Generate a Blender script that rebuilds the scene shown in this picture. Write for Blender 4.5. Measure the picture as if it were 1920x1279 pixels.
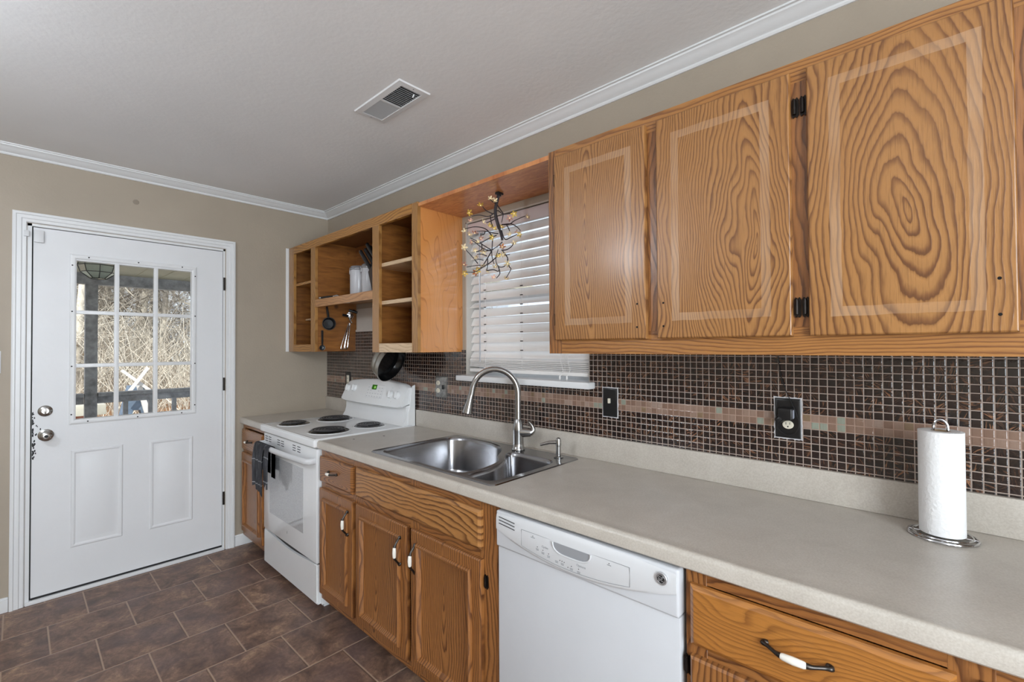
import bpy, bmesh, math, random
from mathutils import Vector, Matrix
PI = math.pi
for o in list(bpy.data.objects): bpy.data.objects.remove(o)
SC = bpy.context.scene
COL = SC.collection

# ------------------------------------------------------------ camera
cam_d = bpy.data.cameras.new('camera'); cam = bpy.data.objects.new('camera', cam_d); COL.objects.link(cam)
cam_d.sensor_width = 36.0; cam_d.lens = 862.31/1920*36.0; cam_d.clip_start = .05; cam_d.clip_end = 300
_yaw, _pit, _rol = 0.7477164, 0.0135609, -0.0050644
_f = Vector((-math.sin(_yaw)*math.cos(_pit), math.cos(_yaw)*math.cos(_pit), math.sin(_pit)))
_r = Vector((math.cos(_yaw), math.sin(_yaw), 0)); _u = _r.cross(_f)
_r2 = _r*math.cos(_rol)+_u*math.sin(_rol); _u2 = -_r*math.sin(_rol)+_u*math.cos(_rol)
m = Matrix((_r2, _u2, -_f)).transposed().to_4x4(); m.translation = (3.69608, -1.75128, 1.40845)
cam.matrix_world = m
SC.camera = cam

# ------------------------------------------------------------ world, sun, exposure
SC.view_settings.view_transform = 'Standard'; SC.view_settings.look = 'None'
SC.view_settings.exposure = 0.24; SC.view_settings.gamma = 1.0; SC.view_settings.use_curve_mapping = False
W = bpy.data.worlds.new('world'); SC.world = W; W.use_nodes = True
wn = W.node_tree; wn.nodes.clear()
wo = wn.nodes.new('ShaderNodeOutputWorld'); wb = wn.nodes.new('ShaderNodeBackground')
sky = wn.nodes.new('ShaderNodeTexSky'); sky.sky_type = 'HOSEK_WILKIE'; sky.turbidity = 4; sky.ground_albedo = .4
sky.sun_direction = (.5, -.6, .62)
wmix = wn.nodes.new('ShaderNodeMixRGB'); wmix.inputs[0].default_value = .55; wmix.inputs[2].default_value = (.8, .87, 1, 1)
wn.links.new(sky.outputs[0], wmix.inputs[1]); wn.links.new(wmix.outputs[0], wb.inputs[0])
wb.inputs[1].default_value = 2.1
wn.links.new(wb.outputs[0], wo.inputs[0])

def lamp(name, kind, loc, rot, energy, size=None, color=(1, 1, 1), sizey=None):
    d = bpy.data.lights.new(name, kind); d.energy = energy; d.color = color
    if kind == 'AREA':
        d.size = size
        if sizey: d.shape = 'RECTANGLE'; d.size_y = sizey
    elif kind == 'SUN': d.angle = .01
    elif kind == 'POINT': d.shadow_soft_size = size
    o = bpy.data.objects.new(name, d); COL.objects.link(o); o.location = loc; o.rotation_euler = rot
    return o
sun = lamp('sun', 'SUN', (0, 0, 8), (0, 0, 0), 5.6, color=(1, .95, .87))
sun.rotation_euler = Vector((.55, -.55, .62)).to_track_quat('Z', 'Y').to_euler()
# added area fill, set just inside an invented window behind the camera
lamp('added_fill_area', 'AREA', (5.55, -2.2, 1.45), (PI/2, 0, PI/2), 95, 1.6, (.86, .94, 1), 1.8)

# ------------------------------------------------------------ materials
def s2l(c):
    return tuple(((v/255)/12.92 if v/255 <= .04045 else ((v/255+.055)/1.055)**2.4) for v in c)+(1,)
class NT:
    def __init__(s, name):
        s.m = bpy.data.materials.new(name); s.m.use_nodes = True; s.t = s.m.node_tree; s.t.nodes.clear()
        s.out = s.t.nodes.new('ShaderNodeOutputMaterial')
    def n(s, typ, ins=None, **kw):
        nd = s.t.nodes.new(typ)
        for k, v in kw.items(): setattr(nd, k, v)
        if ins:
            for k, v in ins.items(): s.set(nd.inputs[k], v)
        return nd
    def set(s, sock, v):
        if isinstance(v, bpy.types.NodeSocket): s.t.links.new(v, sock)
        elif isinstance(v, bpy.types.Node): s.t.links.new(v.outputs[0], sock)
        else: sock.default_value = v
    def math(s, op, a, b=0, c=0):
        nd = s.t.nodes.new('ShaderNodeMath'); nd.operation = op
        s.set(nd.inputs[0], a); s.set(nd.inputs[1], b); s.set(nd.inputs[2], c); return nd.outputs[0]
    def ramp(s, fac, stops, interp='LINEAR'):
        nd = s.t.nodes.new('ShaderNodeValToRGB'); nd.color_ramp.interpolation = interp
        e = nd.color_ramp.elements
        while len(e) < len(stops): e.new(.5)
        for i, (p, c) in enumerate(stops): e[i].position = p; e[i].color = c if len(c) == 4 else s2l(c)
        s.set(nd.inputs[0], fac); return nd.outputs[0]
    def mix(s, fac, a, b, mode='MIX'):
        nd = s.t.nodes.new('ShaderNodeMixRGB'); nd.blend_type = mode
        s.set(nd.inputs[0], fac); s.set(nd.inputs[1], a); s.set(nd.inputs[2], b); return nd.outputs[0]
    def pr(s, col, rough=.5, metal=0, normal=None, **kw):
        nd = s.t.nodes.new('ShaderNodeBsdfPrincipled')
        s.set(nd.inputs['Base Color'], col); s.set(nd.inputs['Roughness'], rough); s.set(nd.inputs['Metallic'], metal)
        if normal is not None: s.set(nd.inputs['Normal'], normal)
        for k, v in kw.items(): s.set(nd.inputs[k.replace('_', ' ')], v)
        s.t.links.new(nd.outputs[0], s.out.inputs[0]); s.b = nd; return s.m
    def bump(s, h, dist=.001, strength=1):
        return s.n('ShaderNodeBump', {'Height': h, 'Distance': dist, 'Strength': strength}).outputs[0]
    def obj(s): return s.n('ShaderNodeTexCoord').outputs['Object']
    def xyz(s, v):
        nd = s.n('ShaderNodeSeparateXYZ', {0: v}); return nd.outputs
    def comb(s, x, y, z):
        return s.n('ShaderNodeCombineXYZ', {0: x, 1: y, 2: z}).outputs[0]
    def noise(s, v, scale=5, detail=2, rough=.5, dist=0):
        return s.n('ShaderNodeTexNoise', {'Vector': v, 'Scale': scale, 'Detail': detail, 'Roughness': rough, 'Distortion': dist}).outputs[0]
    def mapv(s, v, scale=(1, 1, 1), loc=(0, 0, 0), rot=(0, 0, 0)):
        return s.n('ShaderNodeMapping', {'Vector': v, 'Location': loc, 'Rotation': rot, 'Scale': scale}).outputs[0]

def plain(name, c, rough=.5, metal=0, var=0, vscale=8, bumph=0, bscale=60, **kw):
    t = NT(name); v = t.obj(); col = s2l(c)
    n = t.noise(v, vscale, 4, .6)
    if var:
        d = tuple(max(0, x*(1-var)) for x in col[:3])+(1,); l = tuple(min(1, x*(1+var)) for x in col[:3])+(1,)
        cc = t.ramp(n, [(.3, d), (.7, l)])
    else: cc = t.mix(n, col, tuple(x*.97 for x in col[:3])+(1,))
    nm = t.bump(t.noise(v, bscale, 3), bumph) if bumph else None
    return t.pr(cc, rough, metal, nm, **kw)

M = {}
M['wall'] = plain('wall_paint_beige', (168, 156, 140), .55, var=.05, vscale=2.2, bumph=.0008, bscale=90)
M['wallgap'] = plain('unpainted_wall', (205, 198, 190), .7, var=.04)
M['ceil'] = plain('ceiling_paint', (238, 238, 238), .75, var=.035, vscale=1.3, bumph=.001, bscale=45)
M['trim'] = plain('trim_paint_white', (226, 227, 228), .35, var=.015)
M['door'] = plain('door_paint_white', (226, 227, 229), .42, var=.02, vscale=3, bumph=.0006, bscale=40)
M['white'] = plain('appliance_white', (232, 233, 234), .22, var=.01, Coat_Weight=.4)
M['plwhite'] = plain('plastic_white', (212, 213, 215), .38, var=.01)
M['dwpanel'] = plain('dishwasher_white', (206, 208, 212), .45, var=.015)
M['blind'] = plain('blind_slat', (236, 234, 232), .45, var=.01)
M['black'] = plain('black_plastic', (22, 22, 24), .3, var=.1)
M['blackm'] = plain('black_matte', (26, 25, 25), .6, var=.2)
M['coil'] = plain('burner_coil', (70, 70, 73), .35, .5, var=.2)
M['pan'] = plain('drip_bowl_black', (20, 20, 21), .18, .2)
M['bronze'] = plain('dark_bronze', (44, 39, 36), .35, .8, var=.25, vscale=60)
M['pewter'] = plain('pewter', (70, 66, 63), .3, .9, var=.25, vscale=60)
M['porc'] = plain('porcelain', (240, 236, 226), .12)
M['chrome'] = plain('chrome', (200, 200, 202), .12, 1)
M['satin'] = plain('satin_metal', (196, 196, 198), .38, .7)
M['nickel'] = plain('door_nickel', (190, 188, 184), .25, 1)
M['paper'] = plain('paper_towel', (240, 240, 240), .9, bumph=.002, bscale=130, var=.015, vscale=120)
M['ivory'] = plain('ivory_plastic', (225, 218, 200), .35)
M['caulk'] = plain('caulk', (196, 194, 196), .6, var=.2, vscale=40)
M['hole'] = plain('dark_hole', (12, 9, 8), .9)
M['dim'] = plain('dim_cavity', (45, 45, 47), .8)
M['grey'] = plain('grey_print', (140, 142, 146), .6)
M['twig'] = plain('twig_black', (36, 28, 34), .5, var=.2, vscale=40)
M['fy'] = plain('blossom_yellow', (250, 222, 110), .45, Transmission_Weight=.25)
M['fp'] = plain('blossom_pink', (240, 196, 180), .45, Transmission_Weight=.25)
M['fo'] = plain('blossom_orange', (205, 130, 70), .45, Transmission_Weight=.2)
M['fw'] = plain('blossom_cream', (252, 236, 200), .45, Transmission_Weight=.25)

def brushed(name, c, rough, axis=0):
    t = NT(name); v = t.obj(); sc = [300, 300, 300]; sc[axis] = 1.2
    n = t.noise(t.mapv(v, tuple(sc)), 1, 3)
    return t.pr(t.ramp(n, [(.2, tuple(int(x*.93) for x in c)), (.8, c)]), t.ramp(n, [(0, (rough*.93,)*3+(1,)), (1, (rough*1.08,)*3+(1,))]), 1)
M['steel'] = brushed('brushed_steel', (168, 168, 171), .22, 0)
M['steelz'] = brushed('brushed_nickel', (176, 175, 174), .24, 2)

def laminate():
    t = NT('laminate_counter'); v = t.obj()
    a = t.noise(v, 9, 5, .6, .6); b = t.noise(v, 220, 2, .6); c = t.noise(t.mapv(v, (2, 2, 2)), 1.6, 2)
    col = t.ramp(a, [(.3, (182, 175, 165)), (.52, (193, 186, 176)), (.75, (203, 197, 188))])
    col = t.mix(.35, col, t.ramp(b, [(.35, (162, 154, 143)), (.65, (202, 197, 188))]))
    col = t.mix(t.math('MULTIPLY', c, .25), col, s2l((196, 184, 172)))
    return t.pr(col, .32, 0, t.bump(b, .0003))
M['lam'] = laminate()

def oak(name, cx=0, cz=0, axis='z', rings=46, stretch=.13, seed=0, base=(196, 143, 88), dark=(140, 92, 50), light=(214, 166, 110), rough=.34,
        band=None, warp=.035, axis2='x', contrast=1.0, holes=None):
    """flat-sawn oak. cx, cz: centre of the cathedral in object space; axis: grain direction"""
    t = NT(name); v = t.obj(); x, y, z = t.xyz(v)
    U, V = {'z': (x, z), 'x': (z, x), 'y': (x, y)}[axis]
    if axis == 'zy': U, V = (y, z)
    oi = t.n('ShaderNodeObjectInfo').outputs['Random']
    sd = t.math('MULTIPLY_ADD', oi, 37.0, seed*3.17)
    w3 = t.math('MULTIPLY', y, 1.0)
    base_v = t.comb(t.math('MULTIPLY', U, 3.2), t.math('MULTIPLY', V, 1.3), t.math('ADD', sd, w3))
    n1 = t.noise(base_v, 1.6, 2, .5)
    fine = t.noise(t.comb(t.math('MULTIPLY', U, 40), t.math('MULTIPLY', V, 9), sd), 1, 3, .6)
    uu = t.math('ADD', t.math('SUBTRACT', U, cx), t.math('MULTIPLY_ADD', n1, warp*4.4, -warp*2.2))
    vv = t.math('MULTIPLY', t.math('SUBTRACT', V, cz), stretch)
    r = t.math('SQRT', t.math('ADD', t.math('MULTIPLY', uu, uu), t.math('MULTIPLY', vv, vv)))
    # spacing widens towards the centre of the flat-sawn face
    r = t.math('POWER', r, .82)
    lowv = t.noise(t.comb(t.math('MULTIPLY', U, 9), t.math('MULTIPLY', V, 3), sd), 1, 1)
    ph = t.math('ADD', t.math('MULTIPLY', r, rings), t.math('ADD', t.math('MULTIPLY', fine, .8), t.math('MULTIPLY', lowv, 2.2)))
    fr = t.math('FRACT', ph)
    g = t.ramp(fr, [(0, (.0,)*3+(1,)), (.4, (.12,)*3+(1,)), (.66, (.75,)*3+(1,)), (.8, (1,)*3+(1,)), (.88, (.25,)*3+(1,)), (1, (.0,)*3+(1,))])
    pore = t.noise(t.comb(t.math('MULTIPLY', U, 420), t.math('MULTIPLY', V, 16), sd), 1, 2, .6)
    tone = t.noise(t.comb(t.math('MULTIPLY', U, 5), t.math('MULTIPLY', V, 1.5), sd), 1, 2)
    col = t.mix(tone, s2l(base), s2l(light))
    col = t.mix(t.math('MULTIPLY', g, t.math('MULTIPLY_ADD', lowv, .9*contrast, .48*contrast)), col, s2l(dark))
    col = t.mix(t.math('MULTIPLY', t.ramp(pore, [(.52, (0,)*3+(1,)), (.7, (1,)*3+(1,))]), .33), col, s2l(tuple(int(c*.8) for c in dark)))
    rg = rough
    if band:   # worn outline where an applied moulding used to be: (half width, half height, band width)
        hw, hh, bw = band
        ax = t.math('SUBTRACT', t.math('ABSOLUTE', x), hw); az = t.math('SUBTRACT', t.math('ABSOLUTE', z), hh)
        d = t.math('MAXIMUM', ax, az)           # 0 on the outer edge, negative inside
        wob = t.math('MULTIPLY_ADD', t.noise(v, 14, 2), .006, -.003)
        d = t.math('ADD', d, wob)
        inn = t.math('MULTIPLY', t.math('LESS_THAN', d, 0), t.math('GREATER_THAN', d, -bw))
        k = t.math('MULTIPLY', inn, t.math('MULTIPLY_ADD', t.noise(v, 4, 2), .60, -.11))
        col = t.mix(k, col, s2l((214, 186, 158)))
    nm = t.bump(t.math('ADD', t.math('MULTIPLY', g, .5), pore), .00035)
    return t.pr(col, rg, 0, nm, Coat_Weight=.35, Coat_Roughness=.22)

UP = dict(base=(158, 108, 57), dark=(104, 63, 31), light=(174, 125, 72))
LOW = dict(base=(148, 94, 48), dark=(88, 50, 25), light=(166, 113, 62))
M['oak_v'] = oak('oak_frame_vertical', .3, 0, 'z', 60, .1, 3, **UP)
M['oak_h'] = oak('oak_frame_horizontal', .12, 0, 'x', 46, .06, 5, **UP)
M['oak_dv'] = oak('oak_dark_vertical', .3, 0, 'z', 60, .1, 7, **LOW)
M['oak_dh'] = oak('oak_dark_horizontal', .2, 0, 'x', 60, .08, 9, **LOW)
M['shelf_fr'] = oak('oak_open_frame', .12, 0, 'x', 50, .12, 4, base=(176, 122, 56), dark=(124, 76, 32), light=(194, 142, 74))
M['shelf_fv'] = oak('oak_open_stile', .2, 0, 'z', 60, .1, 6, base=(164, 116, 60), dark=(120, 78, 38), light=(182, 136, 80), contrast=.8)
M['bleach'] = oak('oak_worn_pale', .2, 0, 'x', 60, .1, 6, base=(206, 176, 138), dark=(170, 134, 96), light=(222, 196, 162), contrast=.7)
def pine(name, c, dk, knots=True):
    t = NT(name); v = t.obj(); x, y, z = t.xyz(v)
    g = t.noise(t.comb(t.math('MULTIPLY', t.math('ADD', x, y), 6), t.math('MULTIPLY', z, 40), 0), 1, 4, .6, .4)
    col = t.ramp(g, [(.3, dk), (.7, c)])
    if knots:
        vo = t.n('ShaderNodeTexVoronoi', {'Vector': t.mapv(v, (1, 1, 1)), 'Scale': 7.0}).outputs['Distance']
        kn = t.ramp(vo, [(.06, (1,)*3+(1,)), (.15, (0,)*3+(1,))])
        col = t.mix(t.math('MULTIPLY', kn, .8), col, s2l((52, 26, 14)))
    return t.pr(col, .45, 0, t.bump(g, .0003), Coat_Weight=.2, Coat_Roughness=.3)
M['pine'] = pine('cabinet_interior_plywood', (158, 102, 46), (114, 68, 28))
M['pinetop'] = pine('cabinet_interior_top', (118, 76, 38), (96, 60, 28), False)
def sidepanel():
    t = NT('cabinet_side_veneer'); v = t.obj(); x, y, z = t.xyz(v)
    n1 = t.noise(t.comb(t.math('MULTIPLY', y, 4), t.math('MULTIPLY', z, 1.2), 0), 1.5, 2)
    uu = t.math('ADD', y, t.math('MULTIPLY', n1, .34)); vv = t.math('MULTIPLY', t.math('ADD', z, .62), .17)
    r = t.math('SQRT', t.math('ADD', t.math('MULTIPLY', uu, uu), t.math('MULTIPLY', vv, vv)))
    g = t.ramp(t.math('FRACT', t.math('MULTIPLY', r, 34)), [(.0, (.0,)*3+(1,)), (.86, (.1,)*3+(1,)), (.95, (1,)*3+(1,)), (1, (0,)*3+(1,))])
    col = t.mix(t.noise(t.mapv(v, (2, 8, 2)), 1, 3), s2l((198, 128, 66)), s2l((218, 152, 88)))
    col = t.mix(t.math('MULTIPLY', g, .5), col, s2l((134, 72, 34)))
    wav = t.noise(t.mapv(v, (1, 2.5, 9)), 1, 2)
    return t.pr(col, .16, 0, t.bump(wav, .0012), Coat_Weight=1.0, Coat_Roughness=.08, Coat_IOR=1.75)
M['side'] = sidepanel()
def soffit():
    t = NT('valance_board_veneer'); v = t.obj(); x, y, z = t.xyz(v)
    g = t.noise(t.comb(t.math('MULTIPLY', x, 11), t.math('MULTIPLY', y, 40), 0), 1, 4, .6, 1.5)
    col = t.ramp(g, [(.3, (170, 96, 54)), (.6, (206, 138, 84)), (.8, (216, 152, 98))])
    return t.pr(col, .35, 0, None, Coat_Weight=.3)
M['soffit'] = soffit()

def mosaic():
    t = NT('glass_mosaic_tile'); v = t.n('ShaderNodeNewGeometry').outputs['Position']; x, y, z = t.xyz(v)
    u = t.math('DIVIDE', t.math('SUBTRACT', x, 3.209), .0228); w = t.math('DIVIDE', t.math('SUBTRACT', z, 1.1395), .02325)
    cu, cw = t.math('FLOOR', u), t.math('FLOOR', w); fu, fw = t.math('FRACT', u), t.math('FRACT', w)
    wn_ = t.n('ShaderNodeTexWhiteNoise', {'Vector': t.comb(cu, cw, 0)}, noise_dimensions='3D')
    r1 = wn_.outputs['Value']; rc = t.xyz(wn_.outputs['Color'])
    e = t.math('MINIMUM', t.math('MINIMUM', fu, t.math('SUBTRACT', 1, fu)), t.math('MINIMUM', fw, t.math('SUBTRACT', 1, fw)))
    tile = t.ramp(e, [(.048, (0,)*3+(1,)), (.062, (1,)*3+(1,))])
    pillow = t.ramp(e, [(.045, (0,)*3+(1,)), (.13, (.75,)*3+(1,)), (.35, (1,)*3+(1,))])
    an = t.math('MULTIPLY', rc[0], 6.28); ca, sa = t.math('COSINE', an), t.math('SINE', an)
    a = t.math('SUBTRACT', t.math('MULTIPLY', u, ca), t.math('MULTIPLY', w, sa)); b = t.math('ADD', t.math('MULTIPLY', u, sa), t.math('MULTIPLY', w, ca))
    st = t.noise(t.comb(t.math('MULTIPLY', a, 7), t.math('MULTIPLY', b, .8), t.math('MULTIPLY', rc[1], 40)), 1, 2, .6, .5)
    st = t.ramp(st, [(.53, (0,)*3+(1,)), (.63, (1,)*3+(1,))])
    patch = t.noise(t.comb(t.math('MULTIPLY', cu, .16), t.math('MULTIPLY', cw, .22), 3), 1, 2)
    amt = t.math('MULTIPLY', t.ramp(patch, [(.38, (.15,)*3+(1,)), (.62, (1,)*3+(1,))]), t.math('MULTIPLY', rc[2], .9))
    dk = t.mix(r1, s2l((16, 9, 11)), s2l((36, 20, 20)))
    dk = t.mix(t.math('MULTIPLY', st, amt), dk, s2l((168, 118, 86)))
    bd = t.ramp(rc[1], [(0, (132, 106, 92)), (.35, (152, 128, 114)), (.6, (140, 115, 100)), (.75, (132, 112, 88)), (.86, (164, 144, 132)), (.93, (146, 158, 144)), (1, (164, 174, 164))], 'CONSTANT')
    stb = t.noise(t.comb(t.math('MULTIPLY', u, 5), t.math('MULTIPLY', w, .6), r1), 1, 2)
    bd = t.mix(t.math('MULTIPLY', stb, .5), bd, s2l((118, 88, 72)))
    isb = t.math('MULTIPLY', t.math('GREATER_THAN', cw, -.5), t.math('LESS_THAN', cw, 1.5))
    tc = t.mix(isb, dk, bd)
    gc = t.mix(t.noise(v, 20, 3), s2l((150, 134, 124)), s2l((184, 168, 156)))
    gc = t.mix(isb, gc, s2l((160, 132, 116)))
    col = t.mix(tile, gc, tc)
    tilt = t.math('ADD', t.math('MULTIPLY', fu, t.math('SUBTRACT', rc[0], .5)), t.math('MULTIPLY', fw, t.math('SUBTRACT', rc[2], .5)))
    h = t.math('ADD', t.math('MULTIPLY', pillow, .9), t.math('MULTIPLY', t.math('MULTIPLY', tilt, tile), .8))
    h = t.math('ADD', h, t.math('MULTIPLY', t.noise(t.comb(t.math('MULTIPLY', u, 2.5), t.math('MULTIPLY', w, 2.5), r1), 1, 2), .9))
    rg = t.mix(tile, (.8,)*3+(1,), (.1,)*3+(1,))
    return t.pr(col, rg, 0, t.bump(h, .0009), Coat_Weight=t.math('MULTIPLY', tile, .45), Coat_Roughness=.05, Coat_IOR=1.6)
M['mosaic'] = mosaic()

def floort():
    t = NT('floor_tile'); v = t.n('ShaderNodeNewGeometry').outputs['Position']; x, y, z = t.xyz(v)
    u = t.math('DIVIDE', t.math('SUBTRACT', x, .350), .3217); cu = t.math('FLOOR', u); fu = t.math('FRACT', u)
    off = t.math('MULTIPLY', t.math('MODULO', t.math('ABSOLUTE', cu), 2), .5)
    w = t.math('ADD', t.math('DIVIDE', t.math('ADD', y, .705), .3095), off); cw = t.math('FLOOR', w); fw = t.math('FRACT', w)
    wn_ = t.n('ShaderNodeTexWhiteNoise', {'Vector': t.comb(cu, cw, 0)}, noise_dimensions='3D'); rc = t.xyz(wn_.outputs['Color'])
    e = t.math('MINIMUM', t.math('MINIMUM', fu, t.math('SUBTRACT', 1, fu)), t.math('MINIMUM', fw, t.math('SUBTRACT', 1, fw)))
    tile = t.ramp(e, [(.007, (0,)*3+(1,)), (.013, (1,)*3+(1,))])
    sh = t.comb(t.math('ADD', x, t.math('MULTIPLY', rc[0], 9)), t.math('ADD', y, t.math('MULTIPLY', rc[1], 9)), 0)
    n = t.noise(sh, 9, 6, .72, .5); n2 = t.noise(sh, 60, 4, .7); n3 = t.noise(sh, 3.0, 2)
    col = t.ramp(n, [(.33, (74, 54, 45)), (.44, (104, 79, 66)), (.56, (134, 105, 88)), (.67, (172, 140, 112))])
    col = t.mix(t.ramp(n3, [(.45, (0,)*3+(1,)), (.65, (.5,)*3+(1,))]), col, s2l((112, 94, 92)))
    col = t.mix(t.math('MULTIPLY', t.ramp(n2, [(.35, (1,)*3+(1,)), (.55, (0,)*3+(1,))]), .45), col, s2l((80, 61, 53)))
    col = t.mix(tile, s2l((164, 138, 118)), col)
    h = t.math('ADD', t.ramp(e, [(.004, (0,)*3+(1,)), (.022, (1,)*3+(1,))]), t.math('MULTIPLY', n2, .35))
    return t.pr(col, t.ramp(n, [(.2, (.36,)*3+(1,)), (.8, (.5,)*3+(1,))]), 0, t.bump(h, .002))
M['floor'] = floort()

def glass(name, rough=0.0):
    t = NT(name)
    tr = t.n('ShaderNodeBsdfTransparent', {0: (.96, .975, .97, 1)}); gl = t.n('ShaderNodeBsdfGlossy', {'Roughness': .02})
    fr = t.n('ShaderNodeFresnel', {'IOR': 1.45}); mx = t.n('ShaderNodeMixShader', {0: t.math('MULTIPLY', fr.outputs[0], .6), 1: tr.outputs[0], 2: gl.outputs[0]})
    t.t.links.new(mx.outputs[0], t.out.inputs[0]); return t.m
M['glass'] = glass('window_glass')
def emis(name, c, s):
    t = NT(name); e = t.n('ShaderNodeEmission', {0: s2l(c), 1: s}); t.t.links.new(e.outputs[0], t.out.inputs[0]); return t.m
M['lamp'] = emis('lamp_glass_lit', (236, 245, 255), 50.0)
M['fill_lamp'] = emis('added_fill_glass', (236, 245, 255), 11.0)  # glow of the added fill globe behind the camera
M['lcd'] = emis('oven_display_green', (44, 84, 26), 1.0)
M['lcd2'] = emis('oven_digits', (130, 180, 90), 1.0)
M['led'] = emis('fairy_light', (255, 232, 170), 1.1)

# ------------------------------------------------------------ mesh helpers
def box(bm, x0, x1, y0, y1, z0, z1, bev=0, seg=2):
    x0, x1 = sorted((x0, x1)); y0, y1 = sorted((y0, y1)); z0, z1 = sorted((z0, z1))
    vs = [bm.verts.new(p) for p in ((x0, y0, z0), (x1, y0, z0), (x1, y1, z0), (x0, y1, z0), (x0, y0, z1), (x1, y0, z1), (x1, y1, z1), (x0, y1, z1))]
    fs = [bm.faces.new([vs[i] for i in q]) for q in ((3, 2, 1, 0), (4, 5, 6, 7), (0, 1, 5, 4), (1, 2, 6, 5), (2, 3, 7, 6), (3, 0, 4, 7))]
    if bev:
        es = list({e for f in fs for e in f.edges})
        bmesh.ops.bevel(bm, geom=es, offset=bev, segments=seg, affect='EDGES', profile=.6)
    return bm
def tube(bm, pts, rad, seg=8, closed=False, caps=True, flat=None):
    pts = [Vector(p) for p in pts]; n = len(pts)
    if not hasattr(rad, '__len__'): rad = [rad]*n
    rings = []; up = None
    for i in range(n):
        a = pts[i-1] if (i > 0 or closed) else pts[i]; b = pts[(i+1) % n] if (i < n-1 or closed) else pts[i]
        t = (b-a).normalized() if (b-a).length > 1e-9 else Vector((0, 0, 1))
        if up is None:
            up = Vector((0, 0, 1)) if abs(t.z) < .9 else Vector((1, 0, 0))
        s = t.cross(up)
        if s.length < 1e-6: s = t.cross(Vector((0, 1, 0)))
        s.normalize(); up = s.cross(t).normalized()
        fx, fy = flat if flat else (1, 1)
        rings.append([bm.verts.new(pts[i]+(s*math.cos(2*PI*k/seg)*fx+up*math.sin(2*PI*k/seg)*fy)*rad[i]) for k in range(seg)])
    rng = range(n) if closed else range(n-1)
    for i in rng:
        A, B = rings[i], rings[(i+1) % n]
        for k in range(seg): bm.faces.new((A[k], A[(k+1) % seg], B[(k+1) % seg], B[k]))
    if caps and not closed:
        bm.faces.new(rings[0][::-1]); bm.faces.new(rings[-1])
    return bm
def lathe(bm, prof, mat=None, seg=32, cap0=True, cap1=True):
    mat = mat or Matrix(); rings = []
    for r, z in prof:
        rings.append([bm.verts.new(mat @ Vector((r*math.cos(2*PI*k/seg), r*math.sin(2*PI*k/seg), z))) for k in range(seg)])
    for A, B in zip(rings, rings[1:]):
        for k in range(seg): bm.faces.new((A[k], A[(k+1) % seg], B[(k+1) % seg], B[k]))
    if cap0: bm.faces.new(rings[0][::-1])
    if cap1: bm.faces.new(rings[-1])
    return bm
def at(x, y, z, axis=None):
    m = Matrix.Translation((x, y, z))
    if axis is not None: m = m @ Vector(axis).to_track_quat('Z', 'Y').to_matrix().to_4x4()
    return m
def smoothpts(pts, k=4):
    """Catmull-Rom through points"""
    P = [Vector(p) for p in pts]; out = []
    for i in range(len(P)-1):
        a = P[max(i-1, 0)]; b = P[i]; c = P[i+1]; d = P[min(i+2, len(P)-1)]
        for j in range(k):
            t = j/k
            out.append(.5*((2*b)+(c-a)*t+(2*a-5*b+4*c-d)*t*t+(3*b-a-3*c+d)*t**3))
    out.append(P[-1]); return out
def rings_rect(bm, f3, x0, x1, z0, z1, prof, open_bottom=False, fill=True):
    """nested mitred rectangles, prof = [(inset, height)]; f3(u, v, h) -> 3D"""
    L = []
    for ins, h in prof:
        zb = z0 if open_bottom else z0+ins
        c = [(x0+ins, zb), (x0+ins, z1-ins), (x1-ins, z1-ins), (x1-ins, zb)]
        L.append([bm.verts.new(f3(u, v, h)) for u, v in c])
    for A, B in zip(L, L[1:]):
        for k in range(3 if open_bottom else 4): bm.faces.new((A[k], A[(k+1) % 4], B[(k+1) % 4], B[k]))
    if fill: bm.faces.new(L[-1])
    return bm
def extrude_poly(bm, poly, f3, h0, h1):
    A = [bm.verts.new(f3(u, v, h0)) for u, v in poly]; B = [bm.verts.new(f3(u, v, h1)) for u, v in poly]
    n = len(poly)
    for k in range(n): bm.faces.new((A[k], A[(k+1) % n], B[(k+1) % n], B[k]))
    bm.faces.new(A[::-1]); bm.faces.new(B); return bm
def newbm(): return bmesh.new()
def B(*a, **k): return box(newbm(), *a, **k)

def thing(name, loc, label, cat, group=None, rotz=0):
    o = bpy.data.objects.new(name, None); COL.objects.link(o); o.location = loc; o.rotation_euler = (0, 0, rotz)
    o.empty_display_size = .05
    if cat: o['label'] = label; o['category'] = cat
    if group: o['group'] = group
    return o
def wpos(p):
    v = Vector((0, 0, 0))
    while p is not None: v += Vector(p.location); p = p.parent
    return v
def part(name, bm, mat, parent=None, origin=None, label=None, angle=38, kind=None, cat=None, group=None, raw=False):
    """mesh given in world coordinates (raw=True: coordinates of the parent)."""
    bmesh.ops.recalc_face_normals(bm, faces=bm.faces)
    base = Vector((0, 0, 0)) if raw else wpos(parent)
    if origin is None:
        xs = [v.co for v in bm.verts]
        origin = Vector([(min(c[i] for c in xs)+max(c[i] for c in xs))/2 for i in range(3)])
        if parent is None: origin.z = min(c.z for c in xs)
    origin = Vector(origin)
    for v in bm.verts: v.co -= origin
    me = bpy.data.meshes.new(name); bm.to_mesh(me); bm.free()
    me.polygons.foreach_set('use_smooth', [True]*len(me.polygons)); me.set_sharp_from_angle(angle=math.radians(angle))
    me.materials.append(mat)
    o = bpy.data.objects.new(name, me); COL.objects.link(o)
    o.location = origin-base
    if parent is not None: o.parent = parent
    if label: o['label'] = label
    if kind: o['kind'] = kind
    if cat: o['category'] = cat
    if group: o['group'] = group
    return o
def struct(name, bm, mat, **k): return part(name, bm, mat, None, kind='structure', **k)
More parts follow.
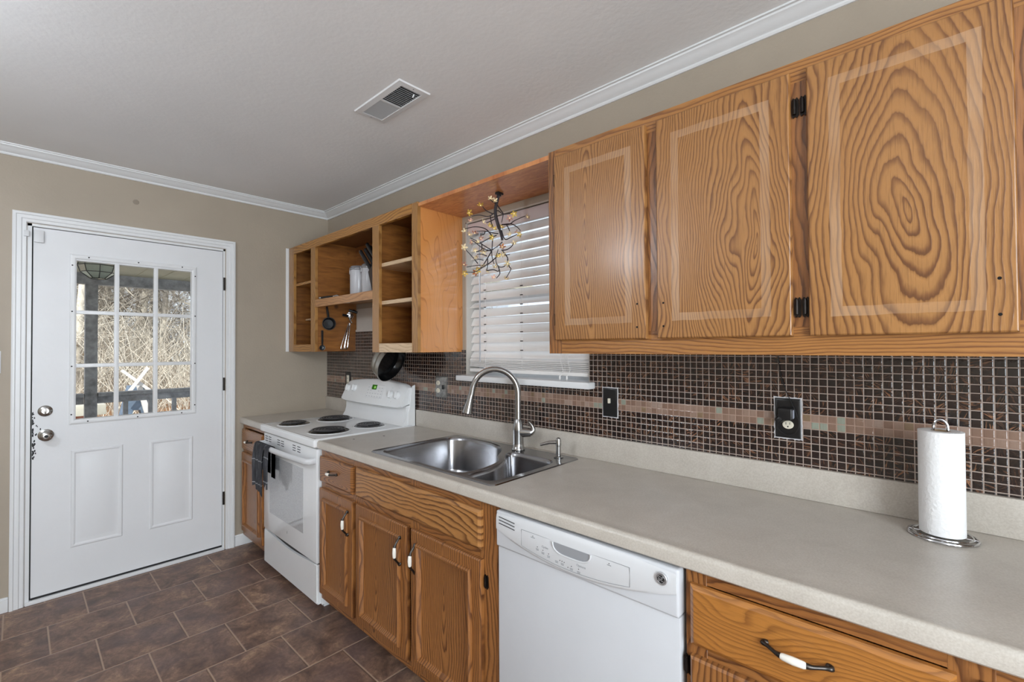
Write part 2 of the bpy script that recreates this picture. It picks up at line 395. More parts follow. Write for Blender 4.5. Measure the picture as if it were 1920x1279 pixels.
def copy_tree(o, parent=None):
    c = o.copy(); COL.objects.link(c); c.parent = parent
    for ch in [q for q in bpy.data.objects if q.parent == o]: copy_tree(ch, c)
    return c
def text_bm(s, size, f3, extr=.0002):
    cu = bpy.data.curves.new('t', 'FONT'); cu.body = s; cu.size = size; cu.extrude = extr; cu.align_x = 'CENTER'; cu.align_y = 'CENTER'; cu.resolution_u = 2
    o = bpy.data.objects.new('t', cu); COL.objects.link(o)
    dg = bpy.context.evaluated_depsgraph_get(); me = bpy.data.meshes.new_from_object(o.evaluated_get(dg))
    bm = bmesh.new(); bm.from_mesh(me); bpy.data.objects.remove(o); bpy.data.meshes.remove(me); bpy.data.curves.remove(cu)
    for v in bm.verts: v.co = Vector(f3(v.co.x, v.co.y, v.co.z))
    return bm

# ------------------------------------------------------------ room shell
CH = 2.52
XR, YL = 5.6, -3.7
struct('floor', B(-.001, XR, YL, .0, -.08, 0), M['floor'], origin=(0, 0, 0))
struct('ceiling', B(-.15, XR+.1, YL-.1, .15, CH, CH+.12), M['ceil'])
DL, DR, DT = -1.712, -.748, 2.112
b = newbm(); box(b, -.14, 0, YL, -3.1, -.08, CH); box(b, -.14, 0, -2.5, DL, -.08, CH); box(b, -.14, 0, -3.1, -2.5, -.08, .85); box(b, -.14, 0, -3.1, -2.5, 2.0, CH); box(b, -.14, 0, DR, .14, -.08, CH); box(b, -.14, 0, DL, DR, DT, CH); box(b, -.14, 0, DL, DR, -.08, 0)
struct('wall_back', b, M['wall'])
WX0, WX1, WZ0, WZ1 = 1.712, 2.55, 1.235, 2.125
b = newbm(); box(b, 0, WX0, 0, .14, -.08, CH); box(b, WX1, XR, 0, .14, -.08, CH); box(b, WX0, WX1, 0, .14, -.08, WZ0); box(b, WX0, WX1, 0, .14, WZ1, CH)
struct('wall_right', b, M['wall'])
b = newbm(); box(b, 0, XR, YL-.14, YL, -.08, CH)
struct('wall_left', b, M['wall'])
b = newbm(); box(b, XR, XR+.14, YL, -3.05, -.08, CH); box(b, XR, XR+.14, -1.35, .14, -.08, CH); box(b, XR, XR+.14, -3.05, -1.35, 2.3, CH); box(b, XR, XR+.14, -3.05, -1.35, -.08, .5)
struct('wall_front', b, M['wall'])
for nm, wx in (('added_window_2', 1),):  # unseen window, invented to go with the added area fill
    w = thing(nm, (2.3, YL, 1.5) if not wx else (XR, -2.2, 1.4), None, None); w['kind'] = 'structure'
    b = newbm(); c = newbm()
    if not wx:
        rings_rect(b, lambda u, v, h: (u, YL+h, v), 1.22, 3.38, .62, 2.38, [(0, 0), (0, .02), (.08, .02), (.08, -.1), (.13, -.1), (.13, -.12)], fill=False)
        box(b, 2.28, 2.32, YL-.12, YL-.09, .7, 2.3); box(c, 1.33, 3.27, YL-.112, YL-.108, .73, 2.27)
    else:
        rings_rect(b, lambda u, v, h: (XR-h, u, v), -3.13, -1.27, .42, 2.38, [(0, 0), (0, .02), (.08, .02), (.08, -.1), (.13, -.1), (.13, -.12)], fill=False)
        box(b, XR+.09, XR+.12, -2.22, -2.18, .5, 2.3); box(c, XR+.108, XR+.112, -3.02, -1.38, .53, 2.27)
    part('window_frame', b, M['trim'], w); part('pane', c, M['glass'], w)
w = thing('window_3', (0, -2.8, 1.4), None, None); w['kind'] = 'structure'
b = newbm(); rings_rect(b, lambda u, v, h: (h, u, v), -3.17, -2.43, .78, 2.07, [(0, 0), (0, .018), (.07, .018), (.07, -.09), (.11, -.09), (.11, -.11)], fill=False)
box(b, -.10, -.08, -3.09, -2.51, 1.41, 1.44); part('window_frame', b, M['trim'], w)
part('pane', B(-.098, -.094, -3.07, -2.53, .88, 1.97), M['glass'], w)
# crown moulding with mitred ends
CP = [(0, 2.468), (.006, 2.468), (.010, 2.474), (.010, 2.480), (.016, 2.483), (.022, 2.486), (.034, 2.499), (.046, 2.506), (.050, 2.508), (.052, 2.514), (.062, 2.514), (.062, CH)]
def crown(name, p0, p1, inn, e0, e1):
    d = Vector(p1)-Vector(p0); d.normalize(); b = newbm(); A = []; Bv = []
    for q, z in CP:
        A.append(b.verts.new(Vector(p0)+Vector(inn)*q+d*(q*e0)+Vector((0, 0, z)))); Bv.append(b.verts.new(Vector(p1)+Vector(inn)*q-d*(q*e1)+Vector((0, 0, z))))
    for k in range(len(A)-1): b.faces.new((A[k], A[k+1], Bv[k+1], Bv[k]))
    struct(name, b, M['trim'], angle=25)
crown('trim_1', (0, 0, 0), (XR, 0, 0), (0, -1, 0), 1, 1)
crown('trim_2', (0, YL, 0), (0, 0, 0), (1, 0, 0), 1, 1)
def baseb(name, x0, x1, y0, y1):
    b = newbm(); box(b, x0, x1, y0, y1, 0, .068, .002); box(b, x0, x0+(x1-x0)*.6, y0, y1, .066, .078, .003)
    struct(name, b, M['trim'])
baseb('baseboard_left', 0, .014, YL, -1.772)
baseb('baseboard_right', 0, .014, -.684, -.56)
struct('trim_3', B(.0, .006, -.336, -.3135, 1.383, 2.183, bev=.0015), M['trim'])
b = newbm(); box(b, -.14, 0.012, DL+.002, DR-.002, 0, .019, .002)
struct('trim_4', b, M['trim'])

# ------------------------------------------------------------ entry door
d1 = thing('door_1', (0, -1.23, 0), None, None); d1['kind'] = 'structure'
fd = lambda u, v, h: (h, u, v)
b = newbm(); rings_rect(b, fd, -1.770, -.687, 0, 2.171, [(0, 0), (0, .017), (.006, .02), (.014, .02), (.017, .015), (.034, .015), (.038, .011), (.052, .011), (.056, .006), (.056, 0)], open_bottom=True, fill=False)
part('door_casing', b, M['trim'], d1, angle=25)
b = newbm()
box(b, -.13, 0, DL, DL+.017, 0, DT); box(b, -.13, 0, DR-.012, DR, 0, DT); box(b, -.13, 0, DL, DR, DT-.014, DT)
box(b, -.07, -.055, DL, DL+.03, 0, DT); box(b, -.07, -.055, DR-.03, DR, 0, DT)
part('door_jamb', b, M['trim'], d1)
part('weatherstrip', B(-.05, -.012, DL+.0165, DL+.0225, .02, DT-.014), M['blackm'], d1)
SX = -.008; SL, SR, ST = -1.689, -.7625, 2.094
GL, GR, GB, GT = -1.512, -.943, .997, 1.931
b = newbm(); box(b, SX-.044, SX, SL, GL, .03, ST); box(b, SX-.044, SX, GR, SR, .03, ST); box(b, SX-.044, SX, GL, GR, .03, GB); box(b, SX-.044, SX, GL, GR, GT, ST)
fs_ = lambda u, v, h: (SX+h, u, v)
for (a0, a1) in ((-1.531, -1.297), (-1.168, -.934)):
    rings_rect(b, fs_, a0, a1, .258, .822, [(0, 0), (.006, .005), (.014, .005), (.022, .0012), (.034, .0012), (.052, .006)], fill=True)
part('door_slab', b, M['door'], d1, angle=20)
lite = newbm()
rings_rect(lite, fs_, -1.541, -.917, .971, 1.967, [(0, 0), (.002, .006), (.01, .009), (.02, .009), (.027, .006), (.030, -.02)], fill=False)
lf = part('lite_frame', lite, M['trim'], d1, angle=20)
b = newbm()
for yy in (-1.331, -1.139-.0): box(b, SX-.024, SX+.004, yy-.011, yy+.011, GB, GT, .003)
for zz in (1.313, 1.628): box(b, SX-.024, SX+.0035, GL, GR, zz-.011, zz+.011, .003)
part('muntin', b, M['trim'], lf)
b = newbm()
for yy in (-1.46, -1.229, -1.0):
    for zz in (.984, 1.954): lathe(b, [(.004, 0), (.004, .0015)], at(SX+.009, yy, zz, (1, 0, 0)), 10)
for zz in (1.03, 1.31, 1.63, 1.9):
    for yy in (-1.531, -.927): lathe(b, [(.004, 0), (.004, .0015)], at(SX+.009, yy, zz, (1, 0, 0)), 10)
part('screw', b, M['blackm'], lf)
part('pane', B(SX-.02, SX-.016, GL, GR, GB, GT), M['glass'], d1)
part('door_sweep', B(SX-.04, SX+.001, SL, SR, .0195, .031), M['blackm'], d1)
def lathe_part(name, prof, x, y, z, axis, mat, parent, seg=28, **k):
    return part(name, lathe(newbm(), prof, at(x, y, z, axis), seg), mat, parent, **k)
db = lathe_part('deadbolt', [(.031, 0), (.031, .004), (.026, .009), (.016, .012), (.015, .014)], SX, -1.637, 1.062, (1, 0, 0), M['nickel'], d1)
b = newbm(); box(b, SX+.013, SX+.028, -1.641, -1.633, 1.048, 1.076, .003); part('thumb_turn', b, M['nickel'], db)
kn = lathe_part('door_knob', [(.033, 0), (.033, .004), (.024, .009), (.012, .013), (.012, .03), (.022, .038), (.028, .048), (.028, .056), (.02, .064), (.009, .066)], SX, -1.634, .926, (1, 0, 0), M['nickel'], d1)
lathe_part('keyhole', [(.009, 0), (.008, .0015)], SX+.0655, -1.634, .926, (1, 0, 0), M['blackm'], kn)
for zz in (1.865, 1.16, .36):
    b = newbm(); tube(b, [(.004, DR-.006, zz-.045), (.004, DR-.006, zz+.045)], .0065, 10)
    for q in (-.018, 0, .018): tube(b, [(.004, DR-.006, zz+q-.0008), (.004, DR-.006, zz+q+.0008)], .0072, 10)
    part('hinge', b, M['bronze'], d1)
# chipped paint by the lock
rnd = random.Random(5); b = newbm()
for i in range(46):
    t = rnd.random(); z = .80+.26*t; y = -1.6885+abs(rnd.gauss(0, .011))*(1.4-abs(t-.45)*2); r = rnd.uniform(.0015, .0065)
    pl = []
    for k in range(7): a = 2*PI*k/7; rr = r*rnd.uniform(.5, 1.2); pl.append((max(SL+.0005, y+rr*math.cos(a)), z+1.7*rr*math.sin(a)))
    extrude_poly(b, pl, fs_, .0001, .0004+.00002*i)
part('chipped_paint', b, M['dim'], d1)
# contact sensor, two pieces: one on the slab, one on the casing
t_ = thing('door_sensor', (SX, -1.675, 2.0), 'white plastic alarm contact stuck on the top left corner of the entry door', 'sensor')
part('sensor_body', B(SX+.0, SX+.018, -1.688, -1.648, 2.01, 2.078, bev=.003), M['plwhite'], t_)
t_ = thing('door_sensor_magnet', (.011, -1.703, 2.04), 'small white magnet block on the door casing beside the alarm contact', 'sensor')
part('magnet_body', B(.0085, .023, -1.728, -1.706, 2.035, 2.068, bev=.002), M['plwhite'], t_)
# switch plate at the left edge
t_ = thing('light_switch', (0, -1.84, 1.34), 'white light switch plate on beige wall left of the entry door', 'switch')
part('plate', B(0, .006, -1.884, -1.806, 1.282, 1.402, bev=.003), M['plwhite'], t_)
part('toggle', B(.006, .018, -1.85, -1.842, 1.333, 1.353, bev=.002), M['plwhite'], t_)
b = newbm(); lathe(b, [(.016, 0), (.013, .0015)], at(0, -1.243, 2.335, (1, 0, 0)), 20)
t_ = part('wall_patch', b, plain('patch_dull', (146, 136, 122), .8), None, label='small round dull patch on the beige wall above the entry door', cat='patch')

# ------------------------------------------------------------ outside, seen through the door
M['deck'] = plain('porch_dark_wood', (150, 150, 152), .6, var=.4, vscale=14)
M['porchceil'] = plain('porch_ceiling', (176, 170, 146), .6, var=.08, vscale=4)
M['grass'] = plain('leaf_litter', (160, 122, 90), .95, var=.35, vscale=1.5)
M['slab'] = plain('pale_gravel', (176, 172, 160), .9, var=.12, vscale=3)
M['bark1'] = plain('bark_pale', (198, 192, 180), .9, var=.3, vscale=3)
M['bark2'] = plain('bark_grey', (142, 137, 128), .9, var=.4, vscale=3)
M['tarp'] = plain('tarp_blue_grey', (92, 108, 128), .6, var=.25, vscale=9)
M['woodw'] = plain('weathered_white_wood', (196, 192, 190), .7, var=.08)
struct('ground_1', B(-75, -.2, -45, 45, -.75, -.55), M['grass'])
part('gravel_yard', B(-11.0, -2.5, -12, 12, -.55, -.52), M['slab'], None, label='pale gravel yard beyond the porch railing', cat='yard')
PX = -2.3
t_ = part('porch_floor', B(-2.5, -.145, -4.5, 3.0, -.12, -.06), M['deck'], None, label='dark board floor of the porch outside the entry door', cat='porch floor')
b = newbm(); box(b, -2.55, -.145, -4.5, 3.0, 2.14, 2.2)
for i in range(38): box(b, -2.52, -.15, -4.45+i*.195, -4.445+i*.195, 2.136, 2.141)
pc = thing('porch_roof', (-1.3, -1, 2.14), 'pale board porch ceiling with a dark front beam outside the door', 'porch roof')
part('board_ceiling', b, M['porchceil'], pc); part('beam', B(PX-.05, PX+.05, -4.5, 3.0, 2.035, 2.14), M['deck'], pc)
part('fascia', B(PX+.052, PX+.07, -4.5, 3.0, 2.142, 2.3), M['porchceil'], pc)
t_ = part('porch_post', B(PX-.045, PX+.045, -1.305, -1.215, -.06, 2.04, bev=.004), M['deck'], None, label='square dark porch post seen in the left panes of the door', cat='post')
rl = thing('porch_railing', (PX, -.5, -.06), 'dark wooden porch railing with square balusters beyond the door glass', 'railing')
for (y0, y1) in ((-4.4, -1.31), (-1.21, 2.9)):
    part('top_rail', B(PX-.07, PX+.07, y0, y1, .953, .985, bev=.004), M['deck'], rl)
    part('side_rail', B(PX-.02, PX+.02, y0, y1, .885, .953), M['deck'], rl)
    part('bottom_rail', B(PX-.02, PX+.02, y0, y1, .06, .13), M['deck'], rl)
y = -3.2
while y < 2.6:
    if not (-1.33 < y < -1.19): part('baluster', B(PX-.019, PX+.019, y-.019, y+.019, .13, .885), M['deck'], rl)
    y += .2
# porch lantern
M['lglass'] = plain('lantern_glass', (214, 226, 214), .15, Transmission_Weight=.6)
LP = ((.05, 2.14), (.06, 2.12), (.10, 2.09), (.115, 2.04), (.10, 1.99), (.045, 1.945))
t_ = thing('porch_light', (-.98, -1.33, 2.14), 'faceted glass ceiling lantern on the porch seen through the top left pane', 'lantern')
b = newbm(); lathe(b, list(LP), at(-.98, -1.33, 0), 8); part('glass_shade', b, M['lglass'], t_, angle=5)
b = newbm()
for k in range(8):
    a = 2*PI*k/8; tube(b, [(-.98+(r+.002)*math.cos(a), -1.33+(r+.002)*math.sin(a), z) for r, z in LP[1:]], .003, 5)
for r, z in LP[1:]: tube(b, [(-.98+(r+.002)*math.cos(2*PI*k/8), -1.33+(r+.002)*math.sin(2*PI*k/8), z) for k in range(8)], .003, 5, closed=True)
part('lead_came', b, M['blackm'], t_)
# crossed boards over a covered swing frame
t_ = thing('yard_swing', (-7.0, -.25, -.52), 'white crossed boards over a blue grey tarp A-frame in the yard', 'frame')
b = newbm(); extrude_poly(b, [(-.50, 1.02), (-.46, 1.05), (-.02, .63), (-.06, .60)], lambda u, v, h: (-6.9+h, u, v), 0, .04); part('cross_board', b, M['woodw'], t_)
b = newbm(); extrude_poly(b, [(-.10, 1.06), (-.14, 1.09), (-.50, .52), (-.45, .50)], lambda u, v, h: (-6.84+h, u, v), 0, .04); part('cross_board', b, M['woodw'], t_)
b = newbm(); extrude_poly(b, [(-.62, -.52), (-.36, .74), (-.16, .74), (.18, -.52), (.02, -.52), (-.2, .3), (-.3, .3), (-.46, -.52)], lambda u, v, h: (-7.3+h, u, v), 0, .3); part('tarp_cover', b, M['tarp'], t_)
b = newbm(); extrude_poly(b, [(-.27, .75), (-.19, .75), (.12, -.5), (.02, -.5)], lambda u, v, h: (-6.98+h, u, v), 0, .06); part('leg_board', b, M['woodw'], t_)
t_ = part('brick_stack', B(-8.4, -7.6, -1.35, -.75, -.52, .22, bev=.01), plain('brick_red', (164, 106, 88), .9, var=.3, vscale=12), None, label='low reddish brick stack in the yard behind the porch post', cat='bricks')
part('stone_cap', B(-8.5, -7.5, -1.45, -.62, .22, .40, bev=.01), M['slab'], t_, label='pale stone slab')

def tree_mesh(seed, mat, H=15, dens=1.0):
    rnd = random.Random(seed); b = newbm()
    def grow(p, d, r, L, lvl):
        pts = [p]; n = 5 if lvl == 0 else 4
        q = Vector(p); dd = Vector(d); rr = [r]
        for i in range(n):
            dd = (dd+Vector((rnd.gauss(0, .17), rnd.gauss(0, .17), rnd.gauss(0, .10)+.03))*(.25 if lvl == 0 else 1.1)).normalized()
            q = q+dd*(L/n); pts.append(q.copy()); rr.append(r*(1-(i+1)/n*.72))
        tube(b, pts, rr, 6 if lvl == 0 else 3, caps=False)
        if lvl >= 4: return
        k = {0: 19, 1: 6, 2: 4, 3: 3}[lvl]
        for i in range(k):
            t = rnd.uniform(.08 if lvl == 0 else .25, 1)
            j = min(int(t*n), n-1); pp = pts[j].lerp(pts[j+1], t*n-j)
            ax = Vector((rnd.gauss(0, 1), rnd.gauss(0, 1), rnd.gauss(0, .45)+.35)).normalized()
            nd = (dd*.35+ax).normalized()
            grow(pp, nd, max(r*(.27 if lvl == 0 else .5)*(1.05-t*.4), .006), L*(.27 if lvl == 0 else .55)*rnd.uniform(.7, 1.2), lvl+1)
    grow(Vector((0, 0, 0)), Vector((rnd.gauss(0, .04), rnd.gauss(0, .04), 1)), rnd.uniform(.11, .2), H, 0)
    return b
protos = []
for i in range(4):
    o = part('bare_tree', tree_mesh(11+i, M['bark1'], 13+2*(i % 2)), M['bark1'] if i % 2 == 0 else M['bark2'], None, origin=(0, 0, 0), angle=60)
    protos.append(o)
rnd = random.Random(77); N = 110
dirc = Vector((-1, .36, 0)).normalized(); side = Vector((.36, 1, 0)).normalized()
for i in range(N):
    dist = 13+36*(i/N)**.85; half = 2.6+dist*.34
    c = Vector((0, -1.1, -.56))+dirc*dist+side*rnd.uniform(-half, half)
    o = protos[i] if i < 4 else protos[i % 4].copy()
    if i >= 4: COL.objects.link(o)
    o.location = c; s = rnd.uniform(.75, 1.15); o.scale = (s, s, s); o.rotation_euler = (0, 0, rnd.uniform(0, 6.28))
    o['label'] = 'bare winter tree in the woods beyond the yard, seen through the door glass'; o['category'] = 'tree'; o['group'] = 'bare trees in the woods'
b = newbm(); rnd = random.Random(9)
for i in range(7500):
    dist = rnd.uniform(12, 38); half = 2.6+dist*.34
    c = Vector((0, -1.1, -.56))+dirc*dist+side*rnd.uniform(-half, half)
    d = Vector((rnd.gauss(0, .5), rnd.gauss(0, .5), 1)).normalized(); L = rnd.uniform(.8, 4.0)+max(0, dist-20)*rnd.uniform(0, .42); bend = Vector((rnd.gauss(0, .5), rnd.gauss(0, .5), 0))
    tube(b, [c, c+d*L*.5, c+d*L+bend*L*.35], [.013, .009, .004], 3, caps=False)
part('brushwood', b, M['bark1'], None, kind='stuff', label='tangled bare undergrowth between the trees beyond the yard', cat='brush')

# ------------------------------------------------------------ kitchen window and blind
w1 = thing('window_1', (2.13, .07, WZ0), None, None); w1['kind'] = 'structure'
b = newbm()
box(b, WX0, WX0+.008, .0, .135, WZ0, WZ1); box(b, WX1-.008, WX1, .0, .135, WZ0, WZ1); box(b, WX0, WX1, .0, .135, WZ1-.008, WZ1)
part('window_jamb', b, plain('jamb_paint', (196, 190, 182), .5), w1)
b = newbm(); rings_rect(b, lambda u, v, h: (u, .115-h, v), WX0+.008, WX1-.008, WZ0+.01, WZ1-.008, [(0, 0), (0, .02), (.04, .02), (.04, .01)], fill=False)
box(b, WX0+.04, WX1-.04, .09, .115, 1.66, 1.70)
part('sash', b, M['trim'], w1)
part('pane', B(WX0+.03, WX1-.03, .106, .109, WZ0+.03, WZ1-.03), M['glass'], w1)
b = newbm(); box(b, 1.688, 2.578, -.058, 0, 1.222, 1.252, .006); box(b, WX0+.001, WX1-.001, -.005, .13, 1.222, 1.252, .002)
part('window_sill', b, M['trim'], w1)
BX0, BX1, BY = WX0+.014, WX1-.012, .036
bl = thing('window_blind', (2.13, BY, 1.26), 'white slatted window blind with crooked stacked bottom slats above the sink', 'blind')
M['valance'] = plain('blind_valance', (214, 204, 206), .35, var=.02)
part('valance', B(BX0, BX1, .004, .012, 2.048, 2.112, bev=.003), M['valance'], bl)
part('head_rail', B(BX0+.01, BX1-.01, .014, .06, 2.07, 2.112, bev=.002), M['blind'], bl)
def slat(z, ang, skew=0, x0=BX0+.004, x1=BX1-.004, yy=BY, w=.0505, sag=0):
    b = newbm(); nx = 10; L = []
    for i in range(nx+1):
        f = i/nx; x = x0+(x1-x0)*f; z0 = z+skew*(f-.5)-sag*math.sin(PI*f); row = []
        for s in range(5):
            q = (s/4-.5); c = .0016*(1-4*q*q)
            row.append((x, yy+q*w*math.cos(ang)-c*math.sin(ang), z0+q*w*math.sin(ang)+c*math.cos(ang)))
        L.append(row)
    V = [[b.verts.new(p) for p in r]+[b.verts.new((p[0], p[1], p[2]-.0028)) for p in r[::-1]] for r in L]
    for A, C in zip(V, V[1:]):
        n = len(A)
        for k in range(n): b.faces.new((A[k], A[(k+1) % n], C[(k+1) % n], C[k]))
    b.faces.new(V[0][::-1]); b.faces.new(V[-1]); return b
rnd = random.Random(3); z = 2.03; i = 0
while z > 1.40:
    a = math.radians(62) if i not in (8,) else math.radians(38)
    part('slat', slat(z, a+rnd.gauss(0, .02), rnd.gauss(0, .0012)), M['blind'], bl); z -= .0475; i += 1
for z, a, sk, sg in ((1.372, 48, 0, 0), (1.352, 30, -.004, .0), (1.343, 24, -.008, .002), (1.334, 20, -.010, .002), (1.325, 18, -.012, .003), (1.316, 16, -.014, .003), (1.307, 10, -.016, .004), (1.300, 6, -.016, .004)):
    part('slat', slat(z, math.radians(a), sk, sag=sg), M['blind'], bl)
b = newbm(); box(b, BX0+.004, BX1-.004, .012, .06, 1.272, 1.29, .003); part('bottom_rail', b, M['blind'], bl)
for xx in (1.86, 2.13, 2.40):
    b = newbm()
    for yy in (BY-.023, BY+.023): tube(b, [(xx, yy, 2.07), (xx, yy, 1.29)], .0009, 5)
    part('ladder_cord', b, M['blind'], bl)
    z = 2.03; i = 0
    while z > 1.40:
        if i > 5 or xx > 2.2: part('route_hole', B(xx-.0095, xx+.0095, BY-.0262, BY-.0256, z-.0275+.0052, z-.021+.0035), M['dim'], bl)
        z -= .0475; i += 1
b = newbm(); tube(b, [(1.842, -.012, 2.05), (1.842, -.012, 1.33)], .0038, 8); part('tilt_wand', b, plain('clear_wand', (176, 178, 184), .2), bl)
for xx, zz in ((2.395, 1.27), (2.435, 1.27)):
    b = newbm(); tube(b, [(xx, -.008, 1.9), (xx+.004, -.008, 1.6), (xx, -.012, 1.34), (xx+.015, -.015, 1.30), (xx, -.02, 1.268)], .0011, 5); lathe(b, [(.002, 1.254), (.005, 1.262), (.003, 1.275)], at(xx, -.02, 0), 10)
    part('lift_cord', b, M['blind'], bl)

# ------------------------------------------------------------ mosaic backsplash
b = newbm(); T = .008
box(b, .0, .52, -T, 0, 1.016, 1.53); box(b, .52, 1.24, -T, 0, 1.016, 1.53); box(b, 1.24, 1.712, -T, 0, 1.016, 1.395)
box(b, 1.712, 2.552, -T, 0, 1.016, 1.222); box(b, 2.552, 4.6, -T, 0, 1.016, 1.395)
part('tile_backsplash', b, M['mosaic'], None, label='dark brown glass mosaic tile backsplash with a pink tan band', cat='backsplash')
b = newbm(); box(b, .476, 1.225, -.012, 0, 1.53, 1.545); box(b, .476, 1.225, -.004, 0, 1.545, 1.70)
part('bare_plaster', b, M['wallgap'], None, label='unpainted pale plaster strip under the open cabinet shelf', cat='plaster')

# ------------------------------------------------------------ countertops
CT, CB, CF = .913, .873, -.655
def counter_front(b, x0, x1):
    prof = [(-.60, CT), (CF+.022, CT), (CF+.012, CT+.002), (CF+.005, CT-.001), (CF, CT-.010), (CF, CB+.004), (CF+.004, CB), (-.60, CB)]
    A = [b.verts.new((x0, y, z)) for y, z in prof]; C = [b.verts.new((x1, y, z)) for y, z in prof]; n = len(prof)
    for k in range(n-1): b.faces.new((A[k], A[k+1], C[k+1], C[k]))
    b.faces.new(A); b.faces.new(C[::-1])
b = newbm(); counter_front(b, .001, .462); box(b, .001, .462, -.60, -.0, CB, CT)
c1 = thing('countertop', (.23, -.3, CB), 'short grey laminate countertop between the wall and the stove', 'countertop')
part('worktop', b, M['lam'], c1)
part('backsplash_ledge', B(.001, .462, -.022, -.0005, CT, 1.016, bev=.004), M['lam'], c1)
SKX0, SKX1, SKY0, SKY1 = 1.692, 2.531, -.600, -.052
b = newbm(); counter_front(b, 1.256, 4.6)
box(b, 1.256, SKX0+.007, -.60, 0, CB, CT); box(b, SKX1-.02, 4.6, -.60, 0, CB, CT)
box(b, SKX0+.007, SKX1-.02, -.60, SKY0+.015, CB, CT); box(b, SKX0+.007, SKX1-.02, SKY1-.007, 0, CB, CT)
c2 = thing('countertop', (2.9, -.3, CB), 'long grey laminate countertop holding the sink and the paper towel', 'countertop')
part('worktop', b, M['lam'], c2)
b = newbm(); box(b, 1.256, 4.6, -.022, -.0005, CT, 1.016, .004); part('backsplash_ledge', b, M['lam'], c2)
b = newbm()
for x, y in ((1.36, -.50), (1.40, -.34)):
    lathe(b, [(.005, CT), (.004, CT+.0004)], at(x, y, 0) @ Matrix.Diagonal((1.8, 1, 1, 1)), 9)
part('burn_mark', b, M['hole'], c2)

# ------------------------------------------------------------ cabinets
fy = lambda y0: (lambda u, v, h: (u, y0-h, v))
FY = -.632     # base face frame plane
HC = [0]
def pull_vertical(parent, x, z0, z1, y):
    z = (z0+z1)/2; L = (z1-z0)/2
    b = newbm(); tube(b, [(x, y-.0285, z-L*.4), (x, y-.0295, z), (x, y-.0285, z+L*.4)], .004, 8)
    for s in (-1, 1):
        tube(b, smoothpts([(x, y+.001, z+s*L*.86), (x, y-.006, z+s*L*.98), (x, y-.012, z+s*L*.80), (x, y-.025, z+s*L*.52), (x, y-.029, z+s*L*.34)], 4), [.0062, .0066, .0068, .0064, .0055, .005, .0046, .0044, .0042, .0042, .0042, .0042, .0045, .005, .0056, .006, .006], 10)
    part('handle', b, M['pewter'], parent)
    b = newbm(); tube(b, [(x, y-.029, z-L*.36), (x, y-.0295, z-L*.3), (x, y-.030, z), (x, y-.0295, z+L*.3), (x, y-.029, z+L*.36)], [.0058, .0072, .0082, .0072, .0058], 14); part('handle_grip', b, M['porc'], parent, label='white porcelain grip')
def pull_horizontal(parent, x0, x1, z, y):
    x = (x0+x1)/2; L = (x1-x0)/2; b = newbm(); tube(b, [(x-L*.4, y-.0285, z), (x, y-.0295, z), (x+L*.4, y-.0285, z)], .004, 8)
    for s in (-1, 1):
        tube(b, smoothpts([(x+s*L*.86, y+.001, z), (x+s*L*.98, y-.006, z), (x+s*L*.8, y-.012, z), (x+s*L*.52, y-.025, z), (x+s*L*.34, y-.029, z)], 4), [.0062, .0066, .0068, .0064, .0055, .005, .0046, .0044, .0042, .0042, .0042, .0042, .0045, .005, .0056, .006, .006], 10)
    part('handle', b, M['pewter'], parent)
    b = newbm(); tube(b, [(x-L*.36, y-.029, z), (x-L*.3, y-.0295, z), (x, y-.030, z), (x+L*.3, y-.0295, z), (x+L*.36, y-.029, z)], [.0058, .0072, .0082, .0072, .0058], 14); part('handle_grip', b, M['porc'], parent, label='white porcelain grip')
DP = [(0, .0005), (0, .014), (.005, .019), (.044, .019), (.0455, .026), (.050, .032), (.057, .031), (.063, .020), (.066, .014), (.074, .011)]
def base_door(parent, x0, x1, z0, z1, handle=None, seed=0, mat=None):
    b = newbm(); rings_rect(b, fy(FY), x0, x1, z0, z1, DP)
    mt = mat or oak('oak_base_door', (seed % 3-1)*.04, -.15+.1*(seed % 4), 'z', 66+6*(seed % 3), .11, 20+seed, warp=.02, **LOW)
    d = part('door', b, mt, parent, angle=22)
    if handle: pull_vertical(d, handle[0], handle[1], handle[2], FY-.019)
    return d
def drawer(parent, x0, x1, z0, z1, handle=None, seed=0, cx=0, cz=0, name='drawer', rings=70, st=.16, base=None):
    b = newbm(); rings_rect(b, fy(FY), x0, x1, z0, z1, [(0, .0005), (0, .011), (.004, .015), (.010, .019)])
    d = part(name, b, oak('oak_drawer_front', cx, cz, 'x', rings, st, 40+seed, **(base or LOW)), parent, angle=22)
    if handle: pull_horizontal(d, handle[0], handle[1], handle[2], FY-.019)
    return d
def frame_parts(parent, x0, x1, stiles, rails, z0=.075, z1=CB):
    for a, c in stiles: part('frame_stile', B(a, c, FY, FY+.02, z0, z1, .0008, 1), M['oak_dv'], parent)
    for a, c, e, f in rails: part('frame_rail', B(a, c, FY+.0004, FY+.0204, e, f), M['oak_dh'], parent)
def carcass(parent, x0, x1, y1=-.03):
    b = newbm(); box(b, x0, x0+.016, FY+.02, y1, .075, CB-.001); box(b, x1-.016, x1, FY+.02, y1, .075, CB-.001); box(b, x0+.016, x1-.016, FY+.02, y1, .075, .091); box(b, x0+.016, x1-.016, y1-.008, y1, .091, CB-.001)
    part('cabinet_case', b, M['oak_dv'], parent)
    part('toe_kick', B(x0, x1, -.56, -.545, 0, .075), M['blackm'], parent)
# left small cabinet
k1 = thing('base_cabinet', (.24, -.33, 0), 'narrow oak base cabinet squeezed between the wall and the stove', 'cabinet')
carcass(k1, .015, .455); frame_parts(k1, .015, .455, [(.015, .05), (.42, .455)], [(.05, .42, .845, CB-.0005), (.05, .42, .672, .694), (.05, .42, .075, .13)])
drawer(k1, .035, .435, .694, .838, (.16, .25, .765), 1, .1, 0)
base_door(k1, .035, .435, .115, .672, (.395, .50, .62), 2)
